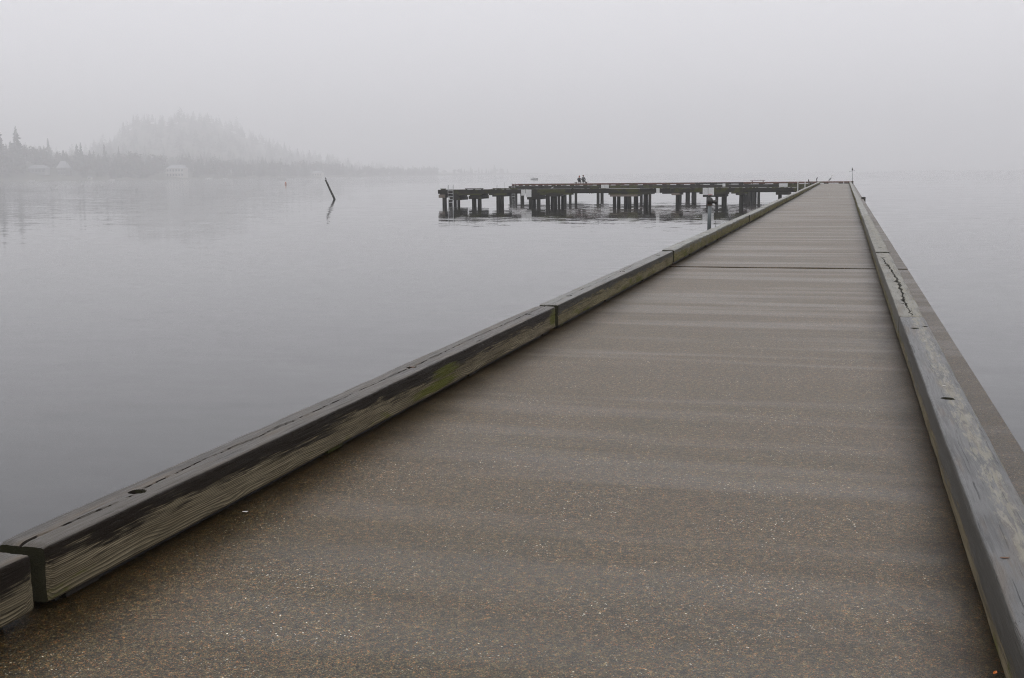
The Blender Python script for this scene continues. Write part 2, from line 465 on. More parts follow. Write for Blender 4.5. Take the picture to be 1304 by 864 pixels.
# ------------------------------------------------------------------ mesh helpers
class MB:
    """collects shapes in world coordinates; build() links them as one mesh object"""
    def __init__(self):
        self.v, self.f, self.mi = [], [], []
        self.smooth = False

    def add(self, verts, faces, mi=0):
        o = len(self.v)
        self.v += [tuple(q) for q in verts]
        for fc in faces:
            self.f.append([i + o for i in fc])
            self.mi.append(mi)
        return self

    def box(self, x0, x1, y0, y1, z0, z1, mi=0, jit=0.0):
        c = [(x, y, z) for z in (z0, z1) for y in (y0, y1) for x in (x0, x1)]
        if jit:
            c = [tuple(q + random.uniform(-jit, jit) for q in p) for p in c]
        return self.add(c, [(0, 2, 3, 1), (4, 5, 7, 6), (0, 1, 5, 4), (2, 6, 7, 3), (0, 4, 6, 2), (1, 3, 7, 5)], mi)

    def cbox(self, x0, x1, y0, y1, z0, z1, b=0.015, mi=0):
        """box with chamfered edges"""
        bm = bmesh.new()
        bmesh.ops.create_cube(bm, size=1.0)
        for q in bm.verts:
            q.co = Vector(((x0 + x1) / 2 + q.co.x * (x1 - x0), (y0 + y1) / 2 + q.co.y * (y1 - y0), (z0 + z1) / 2 + q.co.z * (z1 - z0)))
        bmesh.ops.bevel(bm, geom=bm.edges[:], offset=b, segments=1, affect='EDGES')
        bm.verts.index_update()
        self.add([q.co[:] for q in bm.verts], [[q.index for q in fc.verts] for fc in bm.faces], mi)
        bm.free()
        return self

    def tube(self, pts, rad, seg=8, mi=0):
        """round bar through points; rad a number or one per point"""
        pts = [Vector(q) for q in pts]
        if not isinstance(rad, (list, tuple)):
            rad = [rad] * len(pts)
        rings = []
        up = Vector((0, 0, 1))
        for i, q in enumerate(pts):
            d = (pts[min(i + 1, len(pts) - 1)] - pts[max(i - 1, 0)]).normalized()
            a = d.cross(up if abs(d.z) < 0.9 else Vector((1, 0, 0))).normalized()
            b = d.cross(a).normalized()
            rings.append([q + a * rad[i] * math.cos(2 * math.pi * k / seg) + b * rad[i] * math.sin(2 * math.pi * k / seg) for k in range(seg)])
        vs = [q for rg in rings for q in rg]
        fs = []
        for i in range(len(pts) - 1):
            for k in range(seg):
                k2 = (k + 1) % seg
                fs.append((i * seg + k, i * seg + k2, (i + 1) * seg + k2, (i + 1) * seg + k))
        fs.append(tuple(range(seg - 1, -1, -1)))
        fs.append(tuple((len(pts) - 1) * seg + k for k in range(seg)))
        return self.add(vs, fs, mi)

    def ell(self, c, r, seg=10, rings=7, rot=None, mi=0):
        vs, fs = [], []
        for i in range(rings + 1):
            t = math.pi * i / rings
            for k in range(seg):
                a = 2 * math.pi * k / seg
                q = Vector((r[0] * math.sin(t) * math.cos(a), r[1] * math.sin(t) * math.sin(a), r[2] * math.cos(t)))
                if rot is not None:
                    q = rot @ q
                vs.append(q + Vector(c))
        for i in range(rings):
            for k in range(seg):
                k2 = (k + 1) % seg
                fs.append((i * seg + k, (i + 1) * seg + k, (i + 1) * seg + k2, i * seg + k2))
        return self.add(vs, fs, mi)

    def mesh(self, name, origin=(0, 0, 0)):
        me = bpy.data.meshes.new(name)
        o = Vector(origin)
        me.from_pydata([tuple(Vector(q) - o) for q in self.v], [], self.f)
        me.polygons.foreach_set('material_index', self.mi)
        if self.smooth:
            me.polygons.foreach_set('use_smooth', [True] * len(self.f))
        me.validate()
        me.update()
        return me

    def build(self, name, mats, parent=None, origin=None, label=None, cat=None, group=None, kind=None):
        if origin is None:
            n = max(1, len(self.v))
            origin = (sum(q[0] for q in self.v) / n, sum(q[1] for q in self.v) / n, min(q[2] for q in self.v))
        me = self.mesh(name, origin)
        for mt in (mats if isinstance(mats, (list, tuple)) else [mats]):
            me.materials.append(M[mt] if isinstance(mt, str) else mt)
        return place(name, me, origin, parent, label, cat, group, kind)


WLOC = {}


def place(name, me, loc, parent=None, label=None, cat=None, group=None, kind=None, scale=None, rz=0.0):
    o = bpy.data.objects.new(name, me)
    COL.objects.link(o)
    WLOC[o] = Vector(loc)
    if parent is not None:
        o.parent = parent
        o.location = Vector(loc) - WLOC[parent]
    else:
        o.location = loc
    if scale is not None:
        o.scale = scale
    o.rotation_euler.z = rz
    return tag(o, label, cat, group, kind)


def tag(o, label=None, cat=None, group=None, kind=None):
    if label: o['label'] = label
    if cat: o['category'] = cat
    if group: o['group'] = group
    if kind: o['kind'] = kind
    return o


def thing(name, loc, label, cat, group=None):
    o = bpy.data.objects.new(name, None)
    o.empty_display_size = 0.3
    COL.objects.link(o)
    o.location = loc
    WLOC[o] = Vector(loc)
    return tag(o, label, cat, group)


def sm(a, b, x):
    t = min(1, max(0, (x - a) / (b - a)))
    return t * t * (3 - 2 * t)


def nz(x, y, z=0.0):
    return noise.noise(Vector((x, y, z)))


# ------------------------------------------------------------------ lake
w = MB()
HS = 6400.0
ys = [-HS, -400, -60, 0, 60, 200, 600, 1500, HS]
xs = [-HS, -1500, -400, -80, 0, 80, 400, 1500, HS]
w.add([(x, y, 0.0) for y in ys for x in xs],
      [(j * 9 + i, j * 9 + i + 1, (j + 1) * 9 + i + 1, (j + 1) * 9 + i) for j in range(8) for i in range(8)])
w.build('lake_water', 'water', origin=(0, 0, 0), kind='structure')
w = MB()
w.box(-HS, HS, -HS, HS, -4.6, -4.2)
w.build('lake_bed', 'terrain', origin=(0, 0, -4.6), kind='structure')

# ------------------------------------------------------------------ main pier
random.seed(4)
PX0, PX1 = -3.40, 1.06            # deck edges
LX0, LX1 = -3.120, -2.900         # left rail
RX0, RX1 = 0.537, 0.767             # right rail
PEND = 152.6
pier = thing('pier', (-1.2, 76.0, 0.0), 'long straight pier with brown gritty wet deck and low timber side rails', 'pier')


def deck_z(x, y):
    far = sm(19, 24, y)
    a = nz(x * 0.30 + 3, y * 1.05, 1.7) * 0.0016 + nz(x * 0.5, y * 0.45, 8.1) * 0.002
    b = nz(x * 0.22 + 9, y * 2.3, 4.4) * 0.0017 + nz(x * 0.5, y * 5.2, 2.2) * 0.0006
    return DECK - 0.006 + a * (1 - 0.4 * far) + b * (0.30 + 0.9 * far)


def deck_section(y0, y1, dy, nx, lip_h, gap_drop, board):
    """one length of deck; boards below show through as faint steps across it"""
    seams, y = [y0], y0
    while y < y1 - 1.2:
        y += random.uniform(0.42, 1.05)
        seams.append(y)
    seams.append(y1)
    st = []
    for a, c in zip(seams, seams[1:]):
        n_ = max(1, int((c - a) / dy))
        st += [(a + 0.003 + (c - a - 0.006) * q / n_, a, c) for q in range(n_ + 1)]
    st[0], st[-1] = (y0, st[0][1], st[0][2]), (y1, st[-1][1], st[-1][2])
    ny = len(st) - 1
    vs, fs = [], []
    for j, (y, a, c) in enumerate(st):
        amp_far = sm(4, 24, y)
        for i in range(nx + 1):
            x = PX0 + (PX1 - PX0) * i / nx
            t = (y - a) / (c - a)
            tilt = nz(x * 0.42 + a * 7.7, a * 3.3, 0.5) + 0.35 * nz(x * 1.6, a * 5.1, 2.5)
            z = deck_z(x, y) + board * amp_far * 0.0048 * tilt * (t - 0.5)
            lip = min(y - y0, y1 - y)
            if y - y0 < y1 - y:
                z += lip_h * (1 - sm(0, 0.9, lip)) * (0.75 + 0.5 * nz(x * 1.1, y0 * 3.1))
            else:
                z -= gap_drop * (1 - sm(0, 0.3, lip)) * (0.8 + 0.6 * nz(x * 1.3, y1 * 3.1))
            vs.append((x, y, z))
    top = len(vs)
    for j in range(ny):
        for i in range(nx):
            a = j * (nx + 1) + i
            fs.append((a, a + 1, a + nx + 2, a + nx + 1))
    # slab sides and underside
    rim = [i for i in range(nx + 1)] + [j * (nx + 1) + nx for j in range(1, ny + 1)] + \
          [ny * (nx + 1) + i for i in range(nx - 1, -1, -1)] + [j * (nx + 1) for j in range(ny - 1, 0, -1)]
    for q in rim:
        vs.append((vs[q][0], vs[q][1], DECK - 0.11))
    n = len(rim)
    for k in range(n):
        k2 = (k + 1) % n
        fs.append((rim[k2], rim[k], top + k, top + k2))
    fs.append(tuple(top + k for k in range(n - 1, -1, -1)))
    b = MB()
    b.smooth = True
    b.add(vs, fs)
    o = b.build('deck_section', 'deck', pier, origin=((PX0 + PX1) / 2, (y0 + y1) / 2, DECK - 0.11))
    md = o.modifiers.new('edges', 'EDGE_SPLIT')
    md.split_angle = R(50)
    return o


joints = [-4.0, 20.735, 39.5, 58.0, 77.0, 96.0, 115.0, 134.0, PEND]
for k in range(len(joints) - 1):
    deck_section(joints[k] + (0.016 if k == 1 else 0.004), joints[k + 1] - (0.016 if k == 0 else 0.004), (0.06, 0.09, 0.2)[min(k, 2)], (56, 40, 20)[min(k, 2)],
                 0.016 if k == 1 else 0.002, 0.003, (0.8, 1.0, 1.0)[min(k, 2)])


def rail_timber(x0, x1, y0, y1, mat, res, seed, holes=(), crack=None, check=None, name='rail_timber', dz=0.0):
    """a heavy timber lying along the pier on blocks. holes: (x, y, r); crack/check: jagged splits in its top"""
    H = 0.227
    zb = DECK + 0.033 + dz
    wx = x1 - x0
    rb = 0.016
    dx = res
    prof = []            # (x, z) round the section, starting at lower inner corner
    nt = max(3, int((wx - 2 * rb) / dx))
    ns = max(2, int((H - 2 * rb) / dx))
    arc = 3 if res < 0.02 else 1

    def corner(cx, cz, a0):
        for k in range(arc + 1):
            a = R(a0 + 90.0 * k / arc)
            prof.append((cx + rb * math.cos(a), cz + rb * math.sin(a)))
    corner(x1 - rb, rb, -90)
    for k in range(1, ns): prof.append((x1, rb + (H - 2 * rb) * k / ns))
    corner(x1 - rb, H - rb, 0)
    for k in range(1, nt): prof.append((x1 - rb - (wx - 2 * rb) * k / nt, H))
    corner(x0 + rb, H - rb, 90)
    for k in range(1, max(2, ns // 2)): prof.append((x0, H - rb - (H - 2 * rb) * k / max(2, ns // 2)))
    corner(x0 + rb, rb, 180)
    # stations along the length: coarse, finer round the bolt holes
    st = []
    y = y0
    while y < y1:
        st.append(y)
        stp = res * 3.0
        for hx, hy, hr in holes:
            if abs(y - hy) < hr * 2.2 + stp:
                stp = min(stp, res * 0.7)
        if crack and crack[0][1] - 0.1 < y < crack[-1][1] + 0.1:
            stp = min(stp, res * 1.6)
        y += stp
    st.append(y1)
    st[0], n = y0, len(prof)

    def line_x(pts, y):
        for (xa, ya, wa), (xb, yb, wb) in zip(pts, pts[1:]):
            if ya <= y <= yb:
                t = (y - ya) / (yb - ya)
                return xa + (xb - xa) * t, wa + (wb - wa) * t
        return None
    vs, fs = [], []
    for j, y in enumerate(st):
        endd = min(y - y0, y1 - y)
        er = 0.010 * (1 - sm(0, 0.03, endd))
        sway = nz(seed * 7.1, y * 0.25) * 0.008
        for (px, pz) in prof:
            x, z = px, pz
            cxm, czm = (x0 + x1) / 2, H / 2
            amp = 0.0055 * nz(px * 9 + seed, y * 0.8, pz * 9) + 0.0022 * nz(px * 40 + seed, y * 3.0, pz * 40)
            if res < 0.02 and (abs(px - x0) < 0.03 or abs(px - x1) < 0.03) and pz > H - 0.03:
                amp -= 0.010 * max(0.0, nz(y * 2.3, seed * 2.0, px * 3) - 0.15) + 0.004 * abs(nz(y * 11, seed, px))
            d = Vector((x - cxm, z - czm))
            d.normalize()
            x += d.x * amp - d.x * er + sway
            z += d.y * amp - (d.y * er if pz > 0.05 else 0)
            if pz > H - 0.004:
                for hx, hy, hr in holes:
                    rr = math.hypot((px - hx), (y - hy))
                    if rr < hr * 1.3:
                        z -= 0.050 * (1 - sm(hr * 0.86, hr * 1.04, rr))
                for ln, dep in ((crack, 0.06), (check, 0.012)):
                    if ln:
                        q = line_x(ln, y)
                        if q:
                            big_ = 1.0 if ln is crack else 0.45
                            jx = q[0] + 0.024 * big_ * nz(y * 3.1, seed, 3.3) + 0.012 * big_ * nz(y * 14, seed, 9.3)
                            wd = q[1] * (0.25 + 1.7 * abs(nz(y * 2.3 + 5, seed * 3.0)))
                            ex = abs(px - jx)
                            if ex < wd:
                                z -= dep * (1 - ex / wd) ** 0.6
            vs.append((x, y, zb + z))
    for j in range(len(st) - 1):
        for k in range(n):
            k2 = (k + 1) % n
            fs.append((j * n + k, j * n + k2, (j + 1) * n + k2, (j + 1) * n + k))
    fs.append(tuple(range(n - 1, -1, -1)))
    fs.append(tuple((len(st) - 1) * n + k for k in range(n)))
    b = MB()
    b.smooth = True
    b.add(vs, [fc[::-1] for fc in fs])
    o = b.build(name, mat, pier, origin=((x0 + x1) / 2, y0, zb))
    md = o.modifiers.new('edges', 'EDGE_SPLIT')
    md.split_angle = R(42)
    for hx, hy, hr in holes:        # bolt head and washer down in each counterbore
        q = MB()
        q.tube([(hx, hy, zb + H - 0.060), (hx, hy, zb + H - 0.042)], hr * 0.80, 14)
        q.tube([(hx, hy, zb + H - 0.046), (hx, hy, zb + H - 0.030)], hr * 0.36, 6)
        bo = q.build('rail_bolt', 'rust', o)
    return o


# left rail, near to far
LJ = [-5.4, 3.66, 12.10, 20.98, 29.50, 38.6, 46.6, 55.4, 63.7, 72.5, 81.0, 90.0, 102.0, 111.0, 120.2, 130.0, 139.0, 148.0, 152.5]
GAP = [0.0, 0.085, 0.15, 0.20, 0.18, 0.15]
for k in range(len(LJ) - 1):
    g0 = GAP[k] / 2 if k < len(GAP) else 0.06
    g1 = GAP[k + 1] / 2 if k + 1 < len(GAP) else 0.06
    a, b_ = LJ[k] + g0, LJ[k + 1] - g1
    if k == 0:
        rail_timber(LX0, LX1, -3.9, b_, 'rail_near', 0.010, 11)
    elif k == 1:
        rail_timber(LX0, LX1, a, b_, 'rail_near', 0.0065, 23,
                    holes=[(-3.005, 4.47, 0.036), (-3.005, 7.96, 0.034), (-3.01, 11.28, 0.034)],
                    check=[(-3.02, 3.70, 0.009), (-2.995, 4.3, 0.008), (-3.035, 5.1, 0.009), (-3.005, 6.0, 0.012), (-3.02, 7.1, 0.009), (-3.01, 8.2, 0.012), (-3.025, 9.6, 0.010), (-3.015, 12.0, 0.011)])
    elif k == 2:
        rail_timber(LX0, LX1, a, b_, 'rail_mid', 0.009, 35,
                    holes=[(-3.00, 13.10, 0.034), (-3.00, 16.5, 0.034), (-3.00, 19.8, 0.034)],
                    check=[(-2.99, 12.2, 0.013), (-3.02, 13.6, 0.013), (-3.00, 15.3, 0.016), (-3.04, 17.2, 0.010), (-3.05, 18.2, 0.004)])
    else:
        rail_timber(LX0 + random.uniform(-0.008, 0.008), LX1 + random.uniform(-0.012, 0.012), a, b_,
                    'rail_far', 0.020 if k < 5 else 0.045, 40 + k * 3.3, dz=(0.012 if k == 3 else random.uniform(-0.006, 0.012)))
# right rail
RJ = [-3.9, 11.79, 20.92, 29.30, 38.0, 47.2, 57.0, 66.5, 75.6, 84.8, 94.0, 103.0, 112.0, 121.0, 130.0, 139.0, 148.0, 152.5]
for k in range(len(RJ) - 1):
    a, b_ = RJ[k] + 0.022, RJ[k + 1] - 0.022
    if k == 0:
        rail_timber(RX0, RX1, a, b_, 'rail_right', 0.0070, 61,
                    holes=[(0.645, 7.53, 0.038), (0.630, 10.91, 0.036), (0.725, 11.03, 0.022), (0.645, 3.0, 0.036)])
    elif k == 1:
        rail_timber(RX0, RX1, a, b_, 'rail_split', 0.0075, 72,
                    holes=[(0.640, 12.9, 0.034), (0.630, 19.75, 0.034)],
                    crack=[(0.661, 11.83, 0.01), (0.637, 12.75, 0.012), (0.644, 13.42, 0.018), (0.671, 14.57, 0.022), (0.676, 15.91, 0.026), (0.661, 16.87, 0.018), (0.644, 18.12, 0.032), (0.637, 18.79, 0.014), (0.623, 19.75, 0.008)])
    else:
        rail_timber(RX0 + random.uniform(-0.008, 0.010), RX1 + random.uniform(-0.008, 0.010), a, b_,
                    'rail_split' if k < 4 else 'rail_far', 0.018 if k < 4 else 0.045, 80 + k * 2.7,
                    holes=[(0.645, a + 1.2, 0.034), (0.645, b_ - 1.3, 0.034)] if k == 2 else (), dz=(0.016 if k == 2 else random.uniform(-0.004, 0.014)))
# dark strips added under the rails to stop light passing through the slot
for (x, J, w_) in (((LX0 + LX1) / 2 - 0.02, LJ, 0.07), ((RX0 + RX1) / 2 + 0.02, RJ, 0.075)):
    for k in range(len(J) - 1):
        b = MB()
        b.box(x - w_, x + w_, J[k] + 0.15, J[k + 1] - 0.15, DECK - 0.008, DECK + 0.028)
        b.build('slot_blocker', 'hole', pier)
# spacer blocks the rails are bolted down through
blk = MB()
blk.box(-0.095, 0.085, -0.11, 0.11, 0.0, 0.034)
blk_me = blk.mesh('spacer_block')
blk_me.materials.append(M['block'])
for (x, J) in (((LX0 + LX1) / 2 - 0.01, LJ), ((RX0 + RX1) / 2 + 0.01, RJ)):
    for k in range(len(J) - 1):
        L = J[k + 1] - J[k]
        for t in (0.035, 0.33, 0.66, 0.955):
            y = J[k] + L * t
            if y > 1.0 and y < 100:
                place('spacer_block', blk_me, (x, y, DECK + 0.0005), pier)

# stringers, caps and piles that carry the pier
pm = MB()
pm.smooth = True
rows = []
for j in range(9):
    z = j / 8.0
    for k in range(14):
        a = 2 * math.pi * k / 14
        r = 1.0 + 0.07 * nz(math.cos(a) * 1.3, math.sin(a) * 1.3, z * 6) - 0.10 * z
        rows.append((r * math.cos(a), r * math.sin(a), z))
pm.add(rows, [(j * 14 + k, j * 14 + (k + 1) % 14, (j + 1) * 14 + (k + 1) % 14, (j + 1) * 14 + k) for j in range(8) for k in range(14)]
       + [tuple(8 * 14 + k for k in range(14))])
pile_me = pm.mesh('pile')
pile_me.materials.append(M['pile'])


def pile(parent, x, y, top, r=0.17, bottom=-3.6, name='pile'):
    o = place(name, pile_me, (x, y, bottom), parent, scale=(r, r, top - bottom), rz=random.uniform(0, 6))
    o.rotation_euler.x = random.uniform(-0.02, 0.02)
    o.rotation_euler.y = random.uniform(-0.022, 0.022)
    return o


for x in (-3.1, -1.9, -0.6, 0.75):
    b = MB()
    b.box(x - 0.10, x + 0.10, -3.9, PEND - 0.1, DECK - 0.40, DECK - 0.112)
    b.build('stringer', 'dock', pier)
y = 3.0
while y < PEND:
    b = MB()
    b.cbox(PX0 + 0.15, PX1 - 0.12, y - 0.15, y + 0.15, DECK - 0.70, DECK - 0.402, 0.02)
    b.build('pile_cap', 'dock', pier)
    for x in (-2.9, -1.1, 0.65):
        pile(pier, x, y, DECK - 0.70, 0.16)
    y += 7.6
# one pile stands proud of the deck on the lake side
pile(pier, 1.12, 71.6, DECK + 0.10, 0.13)

# ------------------------------------------------------------------ front walkway of the swimming dock
FY0, FY1 = 121.5, 124.3
FX0, FX1 = -42.35, -3.42
front = thing('dock_walkway', (-22.0, 122.9, 0.0), 'mossy timber dock walkway on dark piles, the nearer of the two, left of the pier', 'dock')
x = FX0
b = MB()
b.box(FX0, FX1, FY0 + 0.06, FY1 - 0.06, DECK - 0.10, DECK - 0.012)
b.build('deck', 'dock_deck', front)
# edge beams, one length after another, uneven like the real ones
x = FX0
k = 0
while x < FX1 - 0.3:
    L = min(random.choice((3.2, 4.1, 5.0, 5.6)), FX1 - x)
    for (ya, yb) in ((FY0 - 0.02, FY0 + 0.055), (FY1 - 0.055, FY1 + 0.02)):
        b = MB()
        b.cbox(x + 0.01, x + L - 0.01, ya, yb, DECK - 0.40 + random.uniform(-0.05, 0.04), DECK + random.uniform(-0.005, 0.012), 0.012)
        b.build('edge_beam', random.choice(('dock', 'dock', 'dock_moss')), front)
    x += L
    k += 1
for yy in (FY0 + 0.4, 122.9, FY1 - 0.4):
    b = MB()
    b.box(FX0 + 0.1, FX1, yy - 0.1, yy + 0.1, DECK - 0.46, DECK - 0.102)
    b.build('stringer', 'dock', front)
# bents: (x0, x1 of the cap, depth of the cap bottom below the deck, piles front, piles back)
bents = [(-42.25, -41.55, 0.76, (-41.68,), (-41.9,)),
         (-40.95, -39.85, 1.02, (-41.0, -40.16), (-40.5,)),
         (-38.85, -37.45, 0.90, (-38.38, -37.76), (-38.0,)),
         (-36.20, -34.85, 0.66, (-35.65, -35.21), (-35.3,)),
         (-32.35, -31.05, 0.98, (-32.0, -31.22), (-31.6,)),
         (-30.35, -28.75, 0.68, (-30.19, -29.42, -29.05), (-29.6,)),
         (-23.45, -20.55, 0.72, (-22.98, -22.60, -21.95, -21.37, -20.88), (-22.3, -21.1)),
         (-20.0, -19.2, 0.50, (-19.93, -19.32), (-19.5,)),
         (-17.05, -16.20, 0.60, (-16.56,), (-16.4,)),
         (-13.85, -11.55, 0.80, (-13.44, -12.56, -11.77), (-12.9,)),
         (-10.55, -9.65, 0.62, (-10.05,), (-9.9,)),
         (-6.6, -5.2, 0.62, (-6.2,), (-5.8,))]
for k, (xa, xb, dep, pf, pb) in enumerate(bents):
    b = MB()
    dep += 0.10
    zc = DECK - dep
    b.cbox(xa, xb, FY0 - 0.10 + random.uniform(-0.03, 0.03), FY1 + 0.10, zc, min(zc + 0.34, DECK - 0.46), 0.02)
    b.build('pile_cap', 'dock_pale' if k in (0, 6, 8) else 'dock', front)
    if dep > 0.85:
        b = MB()
        b.cbox(xa + 0.1, xb - 0.02, FY0 + 0.02, FY1 - 0.1, zc + 0.341, DECK - 0.461, 0.015)
        b.build('packing_block', 'dock', front)
    for q in pf:
        pile(front, q, FY0 + 0.25 + random.uniform(-0.05, 0.4), zc + 0.01, random.choice((0.17, 0.20, 0.24, 0.27)))
    for q in pf[::2]:
        pile(front, q - 0.12, FY1 - 0.3, zc + 0.01, random.uniform(0.16, 0.19))
# long walings bolted below the edge beams here and there
for (xa, xb, z0, z1, mt) in ((-40.0, -37.2, 1.02, 1.16, 'dock_moss'), (-36.6, -34.6, 1.0, 1.18, 'dock_moss'), (-30.9, -27.3, 1.0, 1.17, 'dock_moss'), (-23.6, -19.2, 0.98, 1.16, 'dock_moss'),
                            (-14.2, -11.2, 1.0, 1.17, 'dock'), (-18.0, -15.9, 1.04, 1.18, 'dock'), (-11.0, -9.3, 1.02, 1.17, 'dock_moss')):
    b = MB()
    b.cbox(xa, xb, FY0 - 0.085, FY0 - 0.024, z0, z1, 0.012)
    b.build('waling', mt, front)
# splintered, moss-hung underside of the beams: nobody could count it
b = MB()
for i in range(420):
    x = random.uniform(FX0 + 0.2, FX1 - 0.2)
    if nz(x * 0.35, 7.7) < -0.05:
        continue
    wd, dp = random.uniform(0.02, 0.09), random.uniform(0.03, 0.15) * (0.5 + abs(nz(x * 0.8, 1.1)) * 2)
    z1 = DECK - 0.34
    yy = FY0 + random.uniform(0.058, 0.25)
    b.add([(x - wd, yy, z1), (x + wd, yy, z1), (x + wd * 0.3, yy + 0.01, z1 - 0.06 - dp), (x - wd, yy + 0.05, z1), (x + wd, yy + 0.05, z1), (x + wd * 0.3, yy + 0.04, z1 - 0.06 - dp)],
          [(0, 2, 1), (3, 4, 5), (0, 3, 5, 2), (1, 2, 5, 4), (0, 1, 4, 3)])
b.build('moss_fringe', 'dock_moss', front, kind='stuff')
# clumps of moss and grass growing along the edge
b = MB()
for i in range(150):
    x = random.uniform(FX0 + 0.1, FX1)
    if nz(x * 0.22 + 4, 2.7) < 0.02:
        continue
    b.ell((x, FY0 + random.uniform(-0.01, 0.10), DECK + 0.005), (random.uniform(0.05, 0.22), 0.07, random.uniform(0.025, 0.06)), 6, 4)
b.build('moss_clumps', 'dock_moss', front, kind='stuff')
# what is left of the kerb rail on this walkway
for (xa, xb, mt) in ((-42.1, -41.45, 'dock_moss'), (-39.3, -37.25, 'dock'), (-36.2, -33.4, 'dock_moss'), (-27.6, -24.6, 'dock'), (-15.2, -11.0, 'dock')):
    b = MB()
    b.cbox(xa, xb, FY0 + 0.08, FY0 + 0.24, DECK + 0.055, DECK + 0.135, 0.012)
    b.build('kerb_rail', mt, front)
    for q in (xa + 0.15, (xa + xb) / 2, xb - 0.15):
        b = MB()
        b.box(q - 0.08, q + 0.08, FY0 + 0.10, FY0 + 0.22, DECK - 0.012, DECK + 0.056)
        b.build('kerb_block', mt, front)

# ------------------------------------------------------------------ back walkway (with the red-brown rails), meets the pier's far end
BY0, BY1 = 152.6, 156.2
BX0, BX1 = -43.2, 1.10
back = thing('dock_walkway', (-21.0, 154.4, 0.0), 'farther dock walkway with red-brown kerb rails, crossing the far end of the pier', 'dock')
b = MB()
b.box(BX0, BX1, BY0 + 0.06, BY1 - 0.06, DECK - 0.10, DECK - 0.012)
b.build('deck', 'dock_deck', back)
x = BX0
while x < BX1 - 0.3:
    L = min(random.choice((4.2, 5.2, 6.1)), BX1 - x)
    for (ya, yb) in ((BY0 - 0.0, BY0 + 0.055), (BY1 - 0.055, BY1 + 0.02)):
        b = MB()
        b.cbox(x + 0.01, x + L - 0.01, ya, yb, DECK - 0.36 + random.uniform(-0.03, 0.03), DECK + random.uniform(-0.004, 0.01), 0.012)
        b.build('edge_beam', random.choice(('dock', 'dock_moss', 'dock')), back)
    x += L
for (ya, yb) in ((BY0 + 0.06, BY0 + 0.26), (BY1 - 0.26, BY1 - 0.06)):
    x = BX0 + 0.4
    while x < BX1 - 0.3:
        L = min(6.1, BX1 - x)
        if ya < 155 and x + L > -3.5:       # the pier runs onto the walkway here
            L = min(L, -3.5 - x)
            if L < 0.6:
                break
        b = MB()
        b.cbox(x + 0.02, x + L - 0.02, ya, yb, DECK + 0.085, DECK + 0.27, 0.018)
        ro = b.build('kerb_rail', 'red_rail' if random.random() < 0.8 else 'dock', back)
        nb = max(2, int(L / 2.0) + 1)
        for q in range(nb):
            xx = x + 0.35 + (L - 0.7) * q / (nb - 1)
            b = MB()
            b.box(xx - 0.28, xx + 0.28, ya + 0.02, yb - 0.02, DECK - 0.012, DECK + 0.086)
            b.build('kerb_block', 'dock_moss' if random.random() < 0.4 else 'dock', ro)
        x += L
for yy in (BY0 + 0.4, 154.4, BY1 - 0.4):
    b = MB()
    b.box(BX0 + 0.1, BX1 - 0.1, yy - 0.1, yy + 0.1, DECK - 0.44, DECK - 0.102)
    b.build('stringer', 'dock', back)
for (xa, xb, pf) in ((-43.3, -41.2, (-43.1, -42.57, -41.59)), (-36.0, -33.8, (-35.63, -34.94, -34.14)), (-31.6, -30.3, (-31.17, -30.64)),
                     (-26.6, -25.0, (-26.2, -25.4)), (-20.6, -18.1, (-20.25, -19.29, -18.65, -18.4)), (-12.4, -10.2, (-11.99, -11.55, -11.01, -10.52)),
                     (-5.0, -3.6, (-4.6, -3.9)), (-2.6, 0.9, (-2.2, -0.6, 0.6))):
    b = MB()
    b.cbox(xa, xb, BY0 - 0.05, BY1 + 0.1, DECK - 0.70, DECK - 0.442, 0.02)
    b.build('pile_cap', 'dock', back)
    for q in pf:
        pile(back, q, BY0 + 0.3 + random.uniform(0, 0.4), DECK - 0.69, random.uniform(0.16, 0.21))
        pile(back, q - 0.5, BY1 - 0.4, DECK - 0.69, 0.17)
for (xa, xb) in ((-33.6, -32.2), (-9.9, -8.9)):
    b = MB()
    b.cbox(xa, xb, BY0 - 0.02, BY0 + 0.35, DECK - 0.66, DECK - 0.445, 0.015)
    b.build('hanging_brace', 'dock', back)

# ------------------------------------------------------------------ things on and along the docks
def sign_board(x0, x1, y, z0, z1, label, group=None):
    t = thing('notice_board', ((x0 + x1) / 2, y, z0), label, 'sign', group)
    b = MB()
    b.cbox(x0, x1, y - 0.035, y - 0.012, z0, z1, 0.006)
    b.build('panel', 'white', t)
    b = MB()
    b.box(x0 + 0.04, x1 - 0.04, y - 0.040, y - 0.037, z0 + 0.05, z1 - 0.06)
    b.build('print', 'print', t)
    for q in (z0 + 0.03, z1 - 0.03):
        b = MB()
        b.tube([((x0 + x1) / 2, y - 0.043, q), ((x0 + x1) / 2, y + 0.02, q)], 0.012, 6)
        b.build('screw', 'rust', t)
    return t


